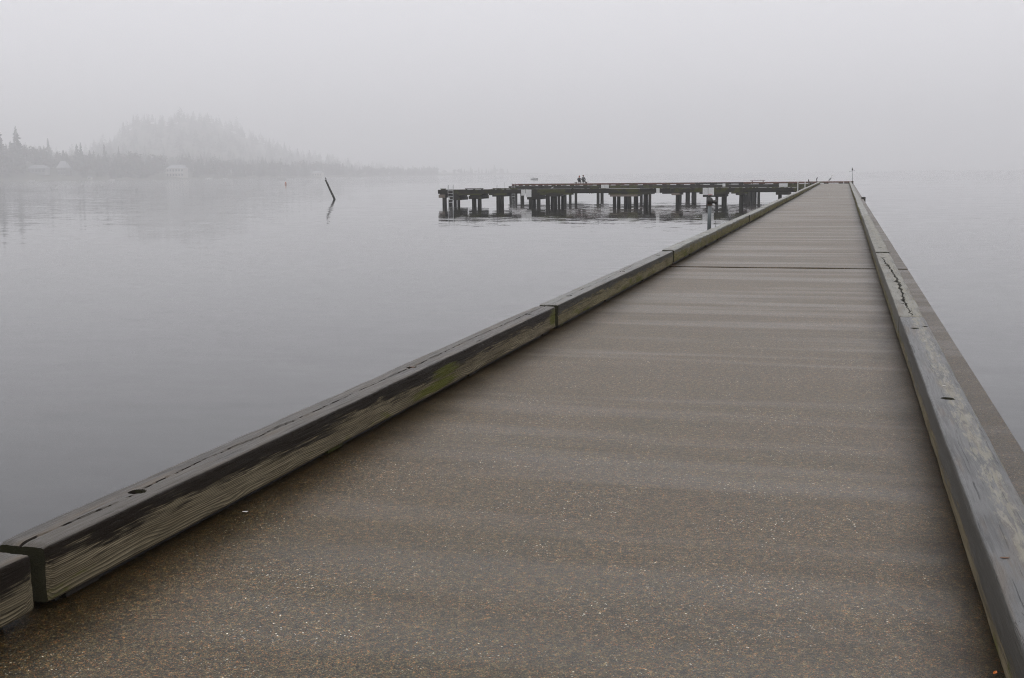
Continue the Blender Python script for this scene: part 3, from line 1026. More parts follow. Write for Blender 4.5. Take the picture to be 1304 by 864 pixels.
sign_board(-32.97, -32.50, FY0 - 0.09, 0.94, 1.56, 'smaller white notice left of its twin on the near walkway, ladder side')
sign_board(-32.45, -31.86, FY0 - 0.09, 0.78, 1.57, 'larger white notice right of its twin on the near walkway, ladder side')
sign_board(-13.86, -13.34, FY0 - 0.09, 0.90, 1.61, 'left white notice of the pair behind the standpipe')
sign_board(-13.30, -12.72, FY0 - 0.09, 0.86, 1.63, 'right white notice of the pair behind the standpipe')
sign_board(-30.62, -30.14, BY0 - 0.002, 1.22, 1.70, 'left half of the white double notice on the far walkway, right of the seated people')
sign_board(-30.10, -29.60, BY0 - 0.002, 1.22, 1.70, 'right half of the white double notice on the far walkway, right of the seated people')
sign_board(-7.90, -6.86, BY0 - 0.002, 1.25, 1.69, 'wide white notice on the far walkway beside the pier, right of the empty bench')
for (x0, x1, y, z0, z1, lb) in ((-18.60, -18.26, FY0 - 0.09, 1.13, 1.61, 'narrow pale plate on the near walkway edge between the notices'),
                               (-14.93, -14.57, BY0 - 0.002, 1.22, 1.73, 'narrow white plate on the far walkway above the standpipe')):
    t = thing('depth_plate', ((x0 + x1) / 2, y, z0), lb, 'sign')
    b = MB()
    b.cbox(x0, x1, y - 0.035, y - 0.012, z0, z1, 0.006)
    b.build('panel', 'white', t)
    b = MB()
    b.tube([((x0 + x1) / 2, y - 0.042, z1 - 0.05), ((x0 + x1) / 2, y + 0.02, z1 - 0.05)], 0.012, 6)
    b.build('screw', 'rust', t)


def ladder(x0, x1, y, top, label):
    t = thing('swim_ladder', ((x0 + x1) / 2, y, -0.9), label, 'ladder')
    for x in (x0, x1):
        b = MB()
        b.smooth = True
        pts = [(x, y, -0.9), (x, y, top - 0.14)]
        for a in (35, 70, 90, 110, 145, 180):
            pts.append((x, y + 0.14 - 0.14 * math.cos(R(a)), top - 0.14 + 0.14 * math.sin(R(a))))
        pts.append((x, y + 0.28, DECK - 0.01))
        b.tube(pts, 0.026, 8)
        b.build('handrail', 'alu', t)
    z = -0.7
    while z < DECK - 0.1:
        b = MB()
        b.box(x0 + 0.02, x1 - 0.02, y - 0.035, y + 0.035, z, z + 0.045)
        b.build('rung', 'alu', t)
        z += 0.31
    return t


ladder(-41.15, -40.58, FY0 - 0.12, 2.10, 'pale metal swim ladder near the left end of the near walkway')
ladder(-42.70, -42.28, BY0 - 0.14, 2.02, 'pale metal swim ladder at the left end of the far walkway')


def bench(x0, x1, y, label):
    t = thing('bench', ((x0 + x1) / 2, y, DECK - 0.012), label, 'bench', 'benches on the far walkway')
    n = 3
    for k in range(n):
        b = MB()
        b.cbox(x0, x1, y - 0.22 + k * 0.15, y - 0.08 + k * 0.15, DECK + 0.42, DECK + 0.47, 0.008)
        b.build('seat_plank', 'red_rail', t)
    for x in (x0 + 0.25, x1 - 0.25):
        b = MB()
        b.cbox(x - 0.05, x + 0.05, y - 0.19, y + 0.19, DECK + 0.36, DECK + 0.419, 0.008)
        b.cbox(x - 0.045, x + 0.045, y - 0.16, y + 0.16, DECK - 0.012, DECK + 0.359, 0.008)
        b.build('leg', 'dock', t)
    return t


bench(-34.66, -32.76, 154.6, 'wooden bench with two people sitting on it')
bench(-11.62, -9.76, 154.6, 'empty backless wooden bench on the far walkway')


def person(x, y, seat, h, lean, jacket, headmat, label, scarf=False):
    """seated figure seen from behind, looking out over the lake (+Y)"""
    t = thing('person', (x, y, seat), label, 'person', 'couple on the bench')
    s = h
    P = {'pelvis': (0, 0, .11), 'belly': (0, -.03, .26), 'chest': (lean * .03, -.02, .43), 'neck': (lean * .05, .015, .585),
         'head': (lean * .06, .03, .68), 'crown': (lean * .06, .03, .80), 'nose': (lean * .06, .115, .715),
         'shL': (-.17, -.01, .50), 'elL': (-.235, .06, .26), 'haL': (-.12, .27, .15), 'fiL': (-.06, .33, .14),
         'shR': (.17, -.01, .50), 'elR': (.235, .06, .26), 'haR': (.12, .27, .15), 'fiR': (.06, .33, .14),
         'hiL': (-.10, .04, .09), 'knL': (-.13, .45, .10), 'anL': (-.13, .46, -.33), 'toL': (-.14, .60, -.39),
         'hiR': (.10, .04, .09), 'knR': (.13, .45, .10), 'anR': (.13, .46, -.33), 'toR': (.14, .60, -.39)}
    rad = dict(pelvis=.15, belly=.145, chest=.16, neck=.06, head=.085, crown=.075, nose=.022, shL=.075, elL=.055, haL=.042, fiL=.030, shR=.075,
               elR=.055, haR=.042, fiR=.030, hiL=.09, knL=.068, anL=.045, toL=.04, hiR=.09, knR=.068, anR=.045, toR=.04)
    E = [('pelvis', 'belly'), ('belly', 'chest'), ('chest', 'neck'), ('neck', 'head'), ('head', 'crown'), ('head', 'nose')]
    for q in 'LR':
        E += [('chest', 'sh' + q), ('sh' + q, 'el' + q), ('el' + q, 'ha' + q), ('ha' + q, 'fi' + q), ('pelvis', 'hi' + q), ('hi' + q, 'kn' + q), ('kn' + q, 'an' + q), ('an' + q, 'to' + q)]
    names = list(P)
    me = bpy.data.meshes.new('body_skeleton')
    me.from_pydata([tuple(c * s for c in P[q]) for q in names], [(names.index(a), names.index(b_)) for a, b_ in E], [])
    tmp = bpy.data.objects.new('body_skeleton', me)
    COL.objects.link(tmp)
    md = tmp.modifiers.new('skin', 'SKIN')
    sv_ = me.skin_vertices[0].data if me.skin_vertices else None
    if sv_ is None:
        bpy.context.view_layer.objects.active = tmp
        bpy.ops.mesh.customdata_skin_add()
        sv_ = me.skin_vertices[0].data
    for i, q in enumerate(names):
        sv_[i].radius = (rad[q] * s, rad[q] * s)
        sv_[i].use_root = q == 'pelvis'
    md2 = tmp.modifiers.new('sub', 'SUBSURF')
    md2.levels = md2.render_levels = 2
    dg = bpy.context.evaluated_depsgraph_get()
    bm_ = bpy.data.meshes.new_from_object(tmp.evaluated_get(dg))
    bpy.data.objects.remove(tmp)
    bm_.materials.clear()
    for q in (jacket, 'trousers', 'skin'):
        bm_.materials.append(M[q])
    for pl in bm_.polygons:
        c = pl.center / s
        pl.use_smooth = True
        pl.material_index = 2 if (c.z > 0.58 or (c.y > .25 and .10 < c.z < .22 and abs(c.x) < .10)) else (1 if (c.z < 0.19 and c.y > 0.10) or c.z < 0.04 else 0)
    bm_.name = 'body'
    place('body', bm_, (x, y, seat), t)
    b = MB()
    b.smooth = True
    b.ell((x + lean * .06 * s, y + .012 * s, seat + .765 * s), (.102 * s, .112 * s, .115 * s), 12, 8)
    b.build('hat' if headmat == 'hat_red' else 'hair', headmat, t)
    if scarf:
        b = MB()
        b.smooth = True
        b.ell((x + lean * .05 * s, y + .005, seat + .575 * s), (.125 * s, .12 * s, .055 * s), 12, 6)
        b.build('scarf', 'scarf', t)
    return t


person(-34.00, 154.62, DECK + 0.472, 0.96, 0.4, 'jacket_a', 'hat_red', 'person in dark jacket and red-brown hat, sitting on the left of the bench')
person(-33.42, 154.62, DECK + 0.472, 1.05, -0.5, 'jacket_b', 'hair', 'taller person with brown hair and grey scarf, sitting on the right of the bench', True)


def bird(x, y, z, size, heading, kind, label, upright=55):
    """standing bird: body and neck one mesh, wings and beak its parts; size = height"""
    t = thing('bird', (x, y, z), label, 'bird', 'birds on the posts and docks')
    s = size
    ch, sh = math.cos(heading), math.sin(heading)

    def w_(q):
        return (x + (q[0] * ch - q[1] * sh) * s, y + (q[0] * sh + q[1] * ch) * s, z + q[2] * s)
    u = math.radians(upright)
    cx_, cz_ = math.cos(u), math.sin(u)
    b = MB()
    b.smooth = True
    tail = (-.34 * cx_ - .05, 0, .30 - .28 * cz_)
    breast = (.30 * cx_, 0, .34 + .28 * cz_)
    neck = (breast[0] + .05, 0, breast[2] + .16)
    head = (neck[0] + .05, 0, neck[2] + .10)
    b.tube([w_(q) for q in (tail, (-.15 * cx_, 0, .32 - .10 * cz_), (.06 * cx_, 0, .34 + .06 * cz_), breast, ((breast[0] + neck[0]) / 2, 0, (breast[2] + neck[2]) / 2), neck, head, (head[0] + .05, 0, head[2] + .01))],
           [q * s for q in (.03, .11, .15, .12, .07, .055, .065, .03)], 10)
    main, wing = ('bird', 'bird') if kind == 'dark' else ('gull', 'gull_wing')
    b.build('body', main, t)
    for sd in (-1, 1):
        b = MB()
        b.smooth = True
        b.ell(w_((.02 * cx_, sd * .13, .33)), (.26 * s, .035 * s, .10 * s), 10, 6, Matrix.Rotation(heading, 3, 'Z') @ Matrix.Rotation(-u, 3, 'Y'))
        b.build('wing', wing, t)
        b = MB()
        b.tube([w_((.0, sd * .05, .24)), w_((.02, sd * .05, .0))], .014 * s, 5)
        b.build('leg', 'beak', t)
    b = MB()
    b.tube([w_((head[0] + .05, 0, head[2] + .005)), w_((head[0] + .20, 0, head[2] - .015))], [.022 * s, .004 * s], 6)
    b.build('beak', 'beak', t)
    return t


# gull on the near walkway
bird(-29.86, FY0 + 0.9, DECK - 0.012, 0.36, 0.3, 'gull', 'white gull standing on the near walkway', 15)

# posts along the left side of the pier
def mooring_post(x, y, z0, z1, r, mat, label, capmat=None):
    t = thing('mooring_post', (x, y, z0), label, 'post', 'posts along the left side of the pier')
    b = MB()
    b.smooth = False
    b.tube([(x, y, z0), (x, y, z1)], r, 10)
    b.build('post', mat, t)
    b = MB()
    b.tube([(x, y, z1 + 0.001), (x, y, z1 + 0.02), (x, y, z1 + 0.045)], [r * 1.25, r * 1.25, r * 0.5], 10)
    b.build('cap', capmat or mat, t)
    b = MB()
    b.box(x - r * 2.2, x + r * 2.2, y - r * 2.2, y + r * 2.2, z0 - 0.001, z0 + 0.015)
    b.build('base_plate', 'galv', t)
    return t


mooring_post(-3.30, 89.6, DECK, 2.44, 0.034, 'white', 'tallest white post beside the left rail near the pier end', 'white')
mooring_post(-3.30, 106.0, DECK, 2.30, 0.036, 'white', 'second white post beside the left rail near the pier end')
mooring_post(-3.30, 117.0, DECK, 2.10, 0.040, 'iron', 'dark post beside the left rail with a dark bird on it')
mooring_post(-3.30, 128.5, DECK, 2.10, 0.035, 'galv', 'short grey post between the two posts with birds')
mooring_post(-3.30, 150.6, DECK, 2.02, 0.045, 'iron', 'farthest dark post at the pier end with a dark bird on it')
bird(-3.30, 117.0, 2.146, 0.34, 2.6, 'dark', 'dark bird on the post beside the left rail, nearer one', 70)
bird(-3.30, 150.6, 2.066, 0.46, 0.4, 'dark', 'dark bird on the farthest post at the pier end', 70)

# thin poles standing on the near walkway
for (x, y, z1, r, mt, lb) in ((-36.04, FY0 + 1.2, 2.04, 0.022, 'galv', 'short thin grey pole on the near walkway'),
                              (-35.28, FY0 + 1.5, 2.36, 0.028, 'white', 'taller thin white pole on the near walkway')):
    t = thing('marker_pole', (x, y, DECK - 0.012), lb, 'pole')
    b = MB()
    b.tube([(x, y, DECK - 0.012), (x + 0.02, y, z1)], r, 8)
    b.build('pole', mt, t)
    b = MB()
    b.tube([(x, y, DECK - 0.011), (x, y, DECK + 0.03)], r * 2.4, 10)
    b.build('foot', mt, t)

# tall thin pole with a cross-arm at the right end of the pier, bird on top
t = thing('cross_arm_pole', (0.95, 152.2, DECK), 'tall thin pole with a cross-arm at the right corner of the pier end', 'pole')
b = MB()
b.tube([(0.95, 152.2, DECK), (0.90, 152.2, 2.5), (0.86, 152.2, 3.12)], [0.030, 0.026, 0.022], 8)
b.build('pole', 'galv', t)
b = MB()
b.tube([(0.50, 152.2, 3.10), (0.86, 152.19, 3.13), (1.20, 152.2, 3.18)], 0.020, 8)
b.build('cross_arm', 'galv', t)
b = MB()
b.box(0.90, 1.0, 152.15, 152.25, DECK, DECK + 0.35)
b.build('bracket', 'dock', t)
bird(0.88, 152.2, 3.155, 0.46, 1.9, 'dark', 'dark bird on top of the pole with the cross-arm', 70)
# pale heron-like bird on the end rail
bird(-1.82, 156.04, DECK + 0.272, 0.86, 0.35, 'gull', 'large pale grey bird on the rail at the far end of the pier', 55)

# standpipe with a valve on the outer side of the left rail
SX, SY = -3.29, 30.3
t = thing('standpipe', (SX, SY, DECK), 'grey standpipe with dark valve and red handle behind the left rail', 'standpipe')
b = MB()
b.smooth = True
b.tube([(SX, SY, DECK - 0.005), (SX + 0.008, SY, 2.1), (SX + 0.015, SY, 2.40)], 0.048, 14)
b.build('pipe', 'galv', t)
b = MB()
b.tube([(SX + 0.015, SY, 2.395), (SX + 0.015, SY, 2.43)], 0.066, 8)
b.build('lower_collar', 'rust', t)
b = MB()
b.smooth = True
b.tube([(SX + 0.015, SY, 2.43), (SX + 0.015, SY, 2.46), (SX + 0.016, SY, 2.52), (SX + 0.017, SY, 2.57), (SX + 0.017, SY, 2.60)], [0.06, 0.075, 0.08, 0.065, 0.04], 14)
b.tube([(SX + 0.05, SY, 2.49), (SX + 0.12, SY - 0.01, 2.49), (SX + 0.15, SY - 0.01, 2.488)], [0.045, 0.042, 0.055], 12)
vb = b.build('valve_body', 'iron', t)
b = MB()
b.tube([(SX + 0.148, SY - 0.01, 2.488), (SX + 0.20, SY - 0.012, 2.486)], [0.055, 0.052], 12)
b.build('outlet_cap', 'iron', vb)
b = MB()
b.tube([(SX + 0.017, SY, 2.60), (SX + 0.018, SY, 2.665)], 0.016, 8)
b.build('valve_stem', 'iron', t)
b = MB()
b.smooth = True
pts = [(SX + 0.018 + 0.055 * math.cos(a), SY + 0.055 * math.sin(a), 2.668) for a in [2 * math.pi * k / 16 for k in range(17)]]
b.tube(pts, 0.007, 6)
b.box(SX - 0.035, SX + 0.070, SY - 0.008, SY + 0.008, 2.660, 2.674)
b.build('hand_wheel', 'red', t)
b = MB()
q = [(SX + 0.17, SY - 0.01, 2.43 - 0.045 * k) for k in range(19)]
for i in range(18):
    b.tube([(q[i][0] + (0.006 if i % 2 else -0.006), q[i][1], q[i][2]), (q[i + 1][0] + (-0.006 if i % 2 else 0.006), q[i + 1][1], q[i + 1][2])], 0.005, 5)
b.build('chain', 'iron', t)

# leaning old piling out in the lake
t = thing('leaning_piling', (-67.93, 151.46, 0), 'lone old piling leaning to the left out in the lake', 'piling')
b = MB()
b.smooth = True
pts, rr = [], []
for k in range(13):
    u = k / 12 * 1.55 - 0.55
    pts.append((-67.93 - 1.10 * u + 0.03 * nz(u * 3, 1), 151.46 - 0.3 * u + 0.03 * nz(u * 3, 2), 2.62 * u))
    rr.append(0.150 - 0.035 * max(0, u) + 0.015 * nz(u * 6, 5))
b.tube(pts, rr, 12)
b.build('shaft', 'pile', t)
b = MB()
b.tube([(-69.02, 151.17, 2.60), (-69.05, 151.16, 2.66)], [0.135, 0.11], 12)
b.build('broken_top', 'dock', t)
bird(-69.0, 151.17, 2.66, 0.42, 2.4, 'dark', 'dark bird on top of the leaning piling', 70)

# buoy
t = thing('buoy', (-194.8, 392.0, 0), 'faded orange buoy floating off the far shore', 'buoy')
b = MB()
b.smooth = True
b.tube([(-194.8, 392, -0.3), (-194.8, 392, 0.0), (-194.8, 392, 0.55), (-194.8, 392, 0.95), (-194.8, 392, 1.15)], [0.30, 0.34, 0.34, 0.22, 0.10], 14)
b.build('float', 'buoy', t)
b = MB()
b.tube([(-194.8, 392, 0.30), (-194.8, 392, 0.46)], 0.352, 14)
b.build('band', 'white', t)


# ------------------------------------------------------------------ boats
def boat(x, y, L, heading, label, mast=0.0, cabin=True, hullmat='white'):
    t = thing('moored_boat', (x, y, 0), label, 'boat', 'boats off the far shore')
    ch, sh = math.cos(heading), math.sin(heading)

    def w_(a, c, z):
        return (x + a * ch - c * sh, y + a * sh + c * ch, z)
    B = L * 0.16
    sec = [(-0.5, 0.85, 0.0), (-0.2, 1.0, 0.0), (0.15, 0.92, 0.02), (0.38, 0.5, 0.05), (0.5, 0.04, 0.08)]
    vs, fs = [], []
    hh = L * 0.12
    for (u, bw, rise) in sec:
        for (c, z) in ((-bw, hh + rise * L), (-bw * 0.8, -0.1), (bw * 0.8, -0.1), (bw, hh + rise * L)):
            vs.append(w_(u * L, c * B, z))
    for i in range(4):
        for k in range(3):
            fs.append((i * 4 + k, i * 4 + k + 1, (i + 1) * 4 + k + 1, (i + 1) * 4 + k))
        fs.append((i * 4 + 3, i * 4, (i + 1) * 4, (i + 1) * 4 + 3))
    fs.append((0, 3, 2, 1))
    b = MB()
    b.add(vs, fs)
    b.build('hull', hullmat, t)
    if cabin:
        b = MB()
        cb = []
        for (u, bw, z) in ((-0.28, .7, hh), (0.18, .6, hh), (-0.25, .6, hh + L * .13), (0.06, .5, hh + L * .13)):
            cb += [w_(u * L, -bw * B, z), w_(u * L, bw * B, z)]
        b.add(cb, [(0, 1, 5, 4)[::-1], (2, 3, 7, 6)[::-1], (0, 2, 6, 4), (1, 5, 7, 3), (4, 6, 7, 5)])
        cbn = b.build('cabin', 'white', t)
        b = MB()
        for sd in (-1, 1):
            b.add([w_(u * L, sd * c * B * 1.03, z) for (u, c, z) in ((-.22, .68, hh + L * .05), (.09, .60, hh + L * .05), (.05, .56, hh + L * .10), (-.22, .63, hh + L * .10))], [(0, 1, 2, 3)])
        b.build('window', 'glass', cbn)
    if mast:
        b = MB()
        b.tube([w_(0.05 * L, 0, hh), w_(0.05 * L, 0, hh + mast)], [L * 0.012, L * 0.007], 6)
        b.tube([w_(0.05 * L, 0, hh + L * .15), w_(-0.42 * L, 0, hh + L * .16)], L * 0.010, 6)
        b.build('mast', 'white', t)
    return t


CAMX, F = 652.0, 1500.0
FAR = 1.25              # one scale for the far shore: distances and heights alike


def shore(u, d):
    """point at distance d in the direction that lies u degrees left of the pier line"""
    return (-d * FAR * math.sin(R(u)), d * FAR * math.cos(R(u)))


def brg(px):            # bearing table of the far shore, degrees left of the pier line
    return YAW + math.degrees(math.atan((CAMX - px) / (F * 1.01)))


def shore_d(px):        # how far off the shoreline is along that bearing
    pts = [(-500, 1300), (-150, 1380), (0, 1430), (150, 1480), (300, 1600), (400, 1850), (470, 2200), (560, 2700), (640, 3300), (700, 3700)]
    for (a, da), (c, dc) in zip(pts, pts[1:]):
        if px <= c:
            t_ = max(0.0, (px - a) / (c - a))
            return da + (dc - da) * t_
    return 3700


for (px, dd, L, hd, mast, cab, lb) in (
        (42, -230, 6.5, 0.7, 0, True, 'white cabin boat moored off the left shore, left of its pair'),
        (49, -290, 5.6, 0.6, 0, False, 'open white boat moored nearest the left shore, right of its pair'),
        (144, -160, 6.2, 0.5, 0, True, 'white cabin boat moored midway between the left edge and the white house'),
        (268, -120, 9.0, 0.5, 0, True, 'long low boat moored right of the white house'),
        (289, -140, 6.0, 0.5, 19, False, 'white sailing boat with bare mast moored right of the white house'),
        (360, -900, 7.6, 0.3, 11, False, 'white sailing boat with bare mast behind the buoy')):
    d_ = shore_d(px) + dd
    x, y = shore(brg(px), d_)
    boat(x, y, L * 1.2, hd, lb, mast * 1.2, cab)
boat(-160.5, 618.0, 4.0, 0.25, 'small grey cabin boat adrift in the fog behind the dock', 0, True, 'house_grey')

# ------------------------------------------------------------------ far shore: land, houses, woods
random.seed(21)
HILL = [(-500, 40), (-150, 36), (0, 34), (60, 30), (100, 36), (150, 84), (185, 124), (215, 132), (265, 140), (300, 118), (350, 80), (400, 42), (470, 22), (560, 8), (640, 2), (700, 1)]
BLUFF = [(-500, 22), (40, 20), (75, 11), (110, 8), (160, 8), (250, 5), (320, 2), (400, 0), (701, 0)]


def hill_h(px, tab=HILL):
    for (a, ha), (c, hc) in zip(tab, tab[1:]):
        if px <= c:
            t_ = max(0.0, (px - a) / (c - a))
            t_ = t_ * t_ * (3 - 2 * t_)
            return ha + (hc - ha) * t_
    return 1


def land(px, back_m):
    """ground height at back_m metres behind the waterline"""
    return FAR * (max(0.0, -0.6 + 1.6 * sm(0, 8, back_m) + 2.5 * sm(10, 90, back_m) + hill_h(px, BLUFF) * sm(20, 130, back_m) + hill_h(px) * sm(150, 1800, back_m) * (1 + 0.10 * nz(px * 0.045, back_m * 0.0016, 6.1))) + 1.5 * nz(px * 0.05, back_m * 0.01) * sm(30, 120, back_m))


cols = list(range(-500, 701, 20))
deps = [-6, 0, 4, 10, 25, 60, 110, 170, 240, 320, 430, 560, 720, 900, 1100, 1300, 1500, 1800, 2200]
b = MB()
b.smooth = True
for px in cols:
    for dp in deps:
        x, y = shore(brg(px), shore_d(px) + dp)
        b.v.append((x, y, -3.0 if dp < 0 else land(px, dp)))
nd = len(deps)
for i in range(len(cols) - 1):
    for k in range(nd - 1):
        b.f.append([i * nd + k, (i + 1) * nd + k, (i + 1) * nd + k + 1, i * nd + k + 1])
        b.mi.append(0)
b.build('far_shore_hill', 'terrain', origin=(0, 0, 0), kind='structure')


def conifer_geo(seed, h=30.0, rad=5.0, lv=26, nb=7):
    rng = random.Random(seed)
    vs, fs = [], []
    for i in range(lv):
        t_ = 0.10 + 0.90 * i / (lv - 1)
        r = rad * (1 - t_) ** 0.85 * rng.uniform(0.65, 1.2) + 0.25
        z = t_ * h
        for k in range(nb):
            a = rng.uniform(0, 6.283)
            rr = r * rng.uniform(0.6, 1.15)
            wd = rr * rng.uniform(0.22, 0.36) + 0.15
            dr = rr * rng.uniform(0.15, 0.45)
            ca, sa = math.cos(a), math.sin(a)
            o = len(vs)
            vs += [(0, 0, z + 0.5), (ca * rr * .6 - sa * wd, sa * rr * .6 + ca * wd, z - dr * .5),
                   (ca * rr, sa * rr, z - dr), (ca * rr * .6 + sa * wd, sa * rr * .6 - ca * wd, z - dr * .5), (ca * rr * .55, sa * rr * .55, z - dr - .9)]
            fs += [(o, o + 1, o + 2), (o, o + 2, o + 3), (o, o + 4, o + 2)]
    return vs, fs


def broad_geo(seed, h=18.0, rad=6.5):
    rng = random.Random(seed)
    vs, fs = [], []
    lobes = [(rng.uniform(-.5, .5) * rad, rng.uniform(-.5, .5) * rad, h * rng.uniform(.45, .82), rad * rng.uniform(.35, .6)) for _ in range(7)]
    for i in range(420):
        lx, ly, lz, lr = rng.choice(lobes)
        d = Vector((rng.gauss(0, 1), rng.gauss(0, 1), rng.gauss(0, 1))).normalized() * lr * rng.uniform(.55, 1.05)
        c = Vector((lx, ly, lz)) + d
        s_ = rng.uniform(.35, .8)
        a = Vector((rng.gauss(0, 1), rng.gauss(0, 1), rng.gauss(0, 1))).normalized() * s_
        e = a.cross(Vector((rng.gauss(0, 1), rng.gauss(0, 1), rng.gauss(0, 1)))).normalized() * s_
        o = len(vs)
        vs += [tuple(c + a), tuple(c + e), tuple(c - a), tuple(c - e)]
        fs += [(o, o + 1, o + 2, o + 3)]
    return vs, fs


kinds = []
for k in range(5):
    v_, f_ = conifer_geo(100 + k, 30.0, (4.2, 5.4, 6.0, 4.8, 6.8)[k])
    b = MB(); b.add(v_, f_)
    cm = b.mesh('conifer_crown'); cm.materials.append(M['conifer'])
    b = MB(); b.tube([(0, 0, -1.0), (0, 0, 14), (0, 0, 28.5)], [0.55, 0.35, 0.06], 7)
    tm = b.mesh('conifer_trunk'); tm.materials.append(M['bark'])
    kinds.append((v_, f_, cm, tm))
low_kinds = [conifer_geo(300 + k, 30.0, (4.6, 5.6, 6.4, 7.2)[k], 15, 5) for k in range(4)]
bkinds = []
for k in range(3):
    v_, f_ = broad_geo(200 + k)
    b = MB(); b.add(v_, f_)
    cm = b.mesh('broad_crown'); cm.materials.append(M['broad'])
    b = MB(); b.tube([(0, 0, -1.0), (0, 0, 6), (.4, .2, 13)], [0.45, 0.32, 0.10], 7)
    for q in range(5):
        a = q * 1.3
        b.tube([(0, 0, 5 + q * .8), (2.8 * math.cos(a), 2.8 * math.sin(a), 9 + q)], [0.2, 0.06], 5)
    tm = b.mesh('broad_trunk'); tm.materials.append(M['bark'])
    bkinds.append((v_, f_, cm, tm))


def tree(px, back_m, h, kind, label, group=None, wide=1.0, broad=False):
    K = (bkinds if broad else kinds)[kind]
    x, y = shore(brg(px), shore_d(px) + back_m)
    z = land(px, back_m) - 0.4
    s_ = FAR * h / (18.0 if broad else 30.0)
    t_ = thing('broadleaf_tree' if broad else 'conifer_tree', (x, y, z), label, 'tree', group)
    rz = random.uniform(0, 6.28)
    place('crown', K[2], (x, y, z), t_, scale=(s_ * wide, s_ * wide, s_), rz=rz)
    place('trunk', K[3], (x, y, z), t_, scale=(s_, s_, s_), rz=rz)
    return t_


tree(3, 60, 58, 4, 'tall broad conifer on the shore cut by the left edge of the picture', wide=1.1)
tree(26, 110, 44, 2, 'tall conifer on the left shore, second from the left edge', wide=1.45)
tree(252, 1800, 32, 2, 'broader of the two conifer tops on the hill crest above the white house', wide=2.0)
tree(270, 1750, 27, 1, 'right one of the two conifer tops on the hill crest above the white house', wide=2.0)
tree(397, 1000, 38, 2, 'lone conifer top above the pale boathouse', wide=1.8)
tree(137, 140, 36, 0, 'slim conifer at the shore midway between left edge and white house', wide=1.4)
tree(300, 1550, 24, 3, 'conifer on the right slope of the hill, right of the crest', wide=2.0)
G = 'conifers rising from the far woods'
LBL = 'conifer top rising out of the fogbound far woods'
for (px, bm_, h, k) in ((66, 300, 40, 3), (102, 110, 34, 1), (107, 120, 36, 0), (163, 1350, 38, 1), (176, 1450, 30, 3), (190, 1600, 28, 0), (200, 1650, 22, 2), (213, 1700, 26, 3),
                        (228, 1800, 29, 1), (240, 1800, 27, 0), (285, 1650, 25, 4), (312, 1400, 20, 1), (330, 1300, 26, 2), (347, 1200, 31, 0), (366, 1100, 33, 3), (382, 1000, 36, 1),
                        (155, 160, 32, 3), (168, 130, 26, 0), (192, 110, 23, 1), (420, 800, 36, 4), (446, 800, 33, 1), (602, 160, 22, 0), (612, 160, 18, 2), (632, 150, 25, 1), (640, 150, 18, 3)):
    tree(px, bm_, h, k, LBL, G, wide=random.uniform(1.3, 2.0))
GB = 'round-crowned trees along the far bank'
LB = 'low rounded tree along the fogbound far bank'
for (px, bm_, h, k) in ((44, 110, 22, 0), (58, 120, 24, 1), (76, 90, 18, 2), (84, 80, 14, 0), (116, 90, 20, 1), (128, 80, 18, 2), (258, 60, 16, 0), (292, 120, 22, 1), (322, 100, 18, 2)):
    tree(px, bm_, h, k, LB, GB, broad=True)
# the mass of the woods behind and between: one body of trees in the fog
b = MB()


def wood_tree(px, back_m, h, broad=False):
    K = random.choice(bkinds if broad else (kinds if back_m < 320 else low_kinds))
    x, y = shore(brg(px), shore_d(px) + back_m)
    z = land(px, back_m) - 0.5
    s_ = FAR * h / (18.0 if broad else 30.0)
    wd = s_ * random.uniform(1.2, 1.9) * (1.0 if back_m < 600 else 1.35)
    a = random.uniform(0, 6.28)
    ca, sa = math.cos(a) * wd, math.sin(a) * wd
    o = len(b.v)
    b.v += [(x + q[0] * ca - q[1] * sa, y + q[0] * sa + q[1] * ca, z + q[2] * s_) for q in K[0]]
    for fc in K[1]:
        b.f.append([i + o for i in fc])
        b.mi.append(1 if broad else 0)


for i in range(2300):
    px = random.uniform(-420, 560)
    bm_ = random.choice((random.uniform(35, 130), random.uniform(90, 400), random.uniform(300, 1000), random.uniform(700, 1900), random.uniform(900, 1900)))
    if 205 < px < 250 and bm_ < 110: continue
    if 36 < px < 95 and bm_ < 75: continue
    if 396 < px < 418 and bm_ < 80: continue
    h = random.uniform(15, 27) * (0.85 if bm_ < 120 else 1.05)
    if bm_ > 700: h = random.uniform(12, 24) + 14 * random.random() ** 4 + 12 * nz(px * 0.09, bm_ * 0.004, 3.3)
    if h < 5: continue
    if px > 440: h *= 0.75
    wood_tree(px, bm_, h, random.random() < (0.25 if bm_ < 400 else 0.0))
for i in range(70):
    wood_tree(random.uniform(470, 650), random.uniform(30, 160), random.uniform(9, 18), random.random() < 0.3)
b.build('far_woods', ['conifer', 'broad'], origin=(0, 0, 0), label='mass of dark woods on the far shore, fading upward into fog', cat='woods', kind='stuff')


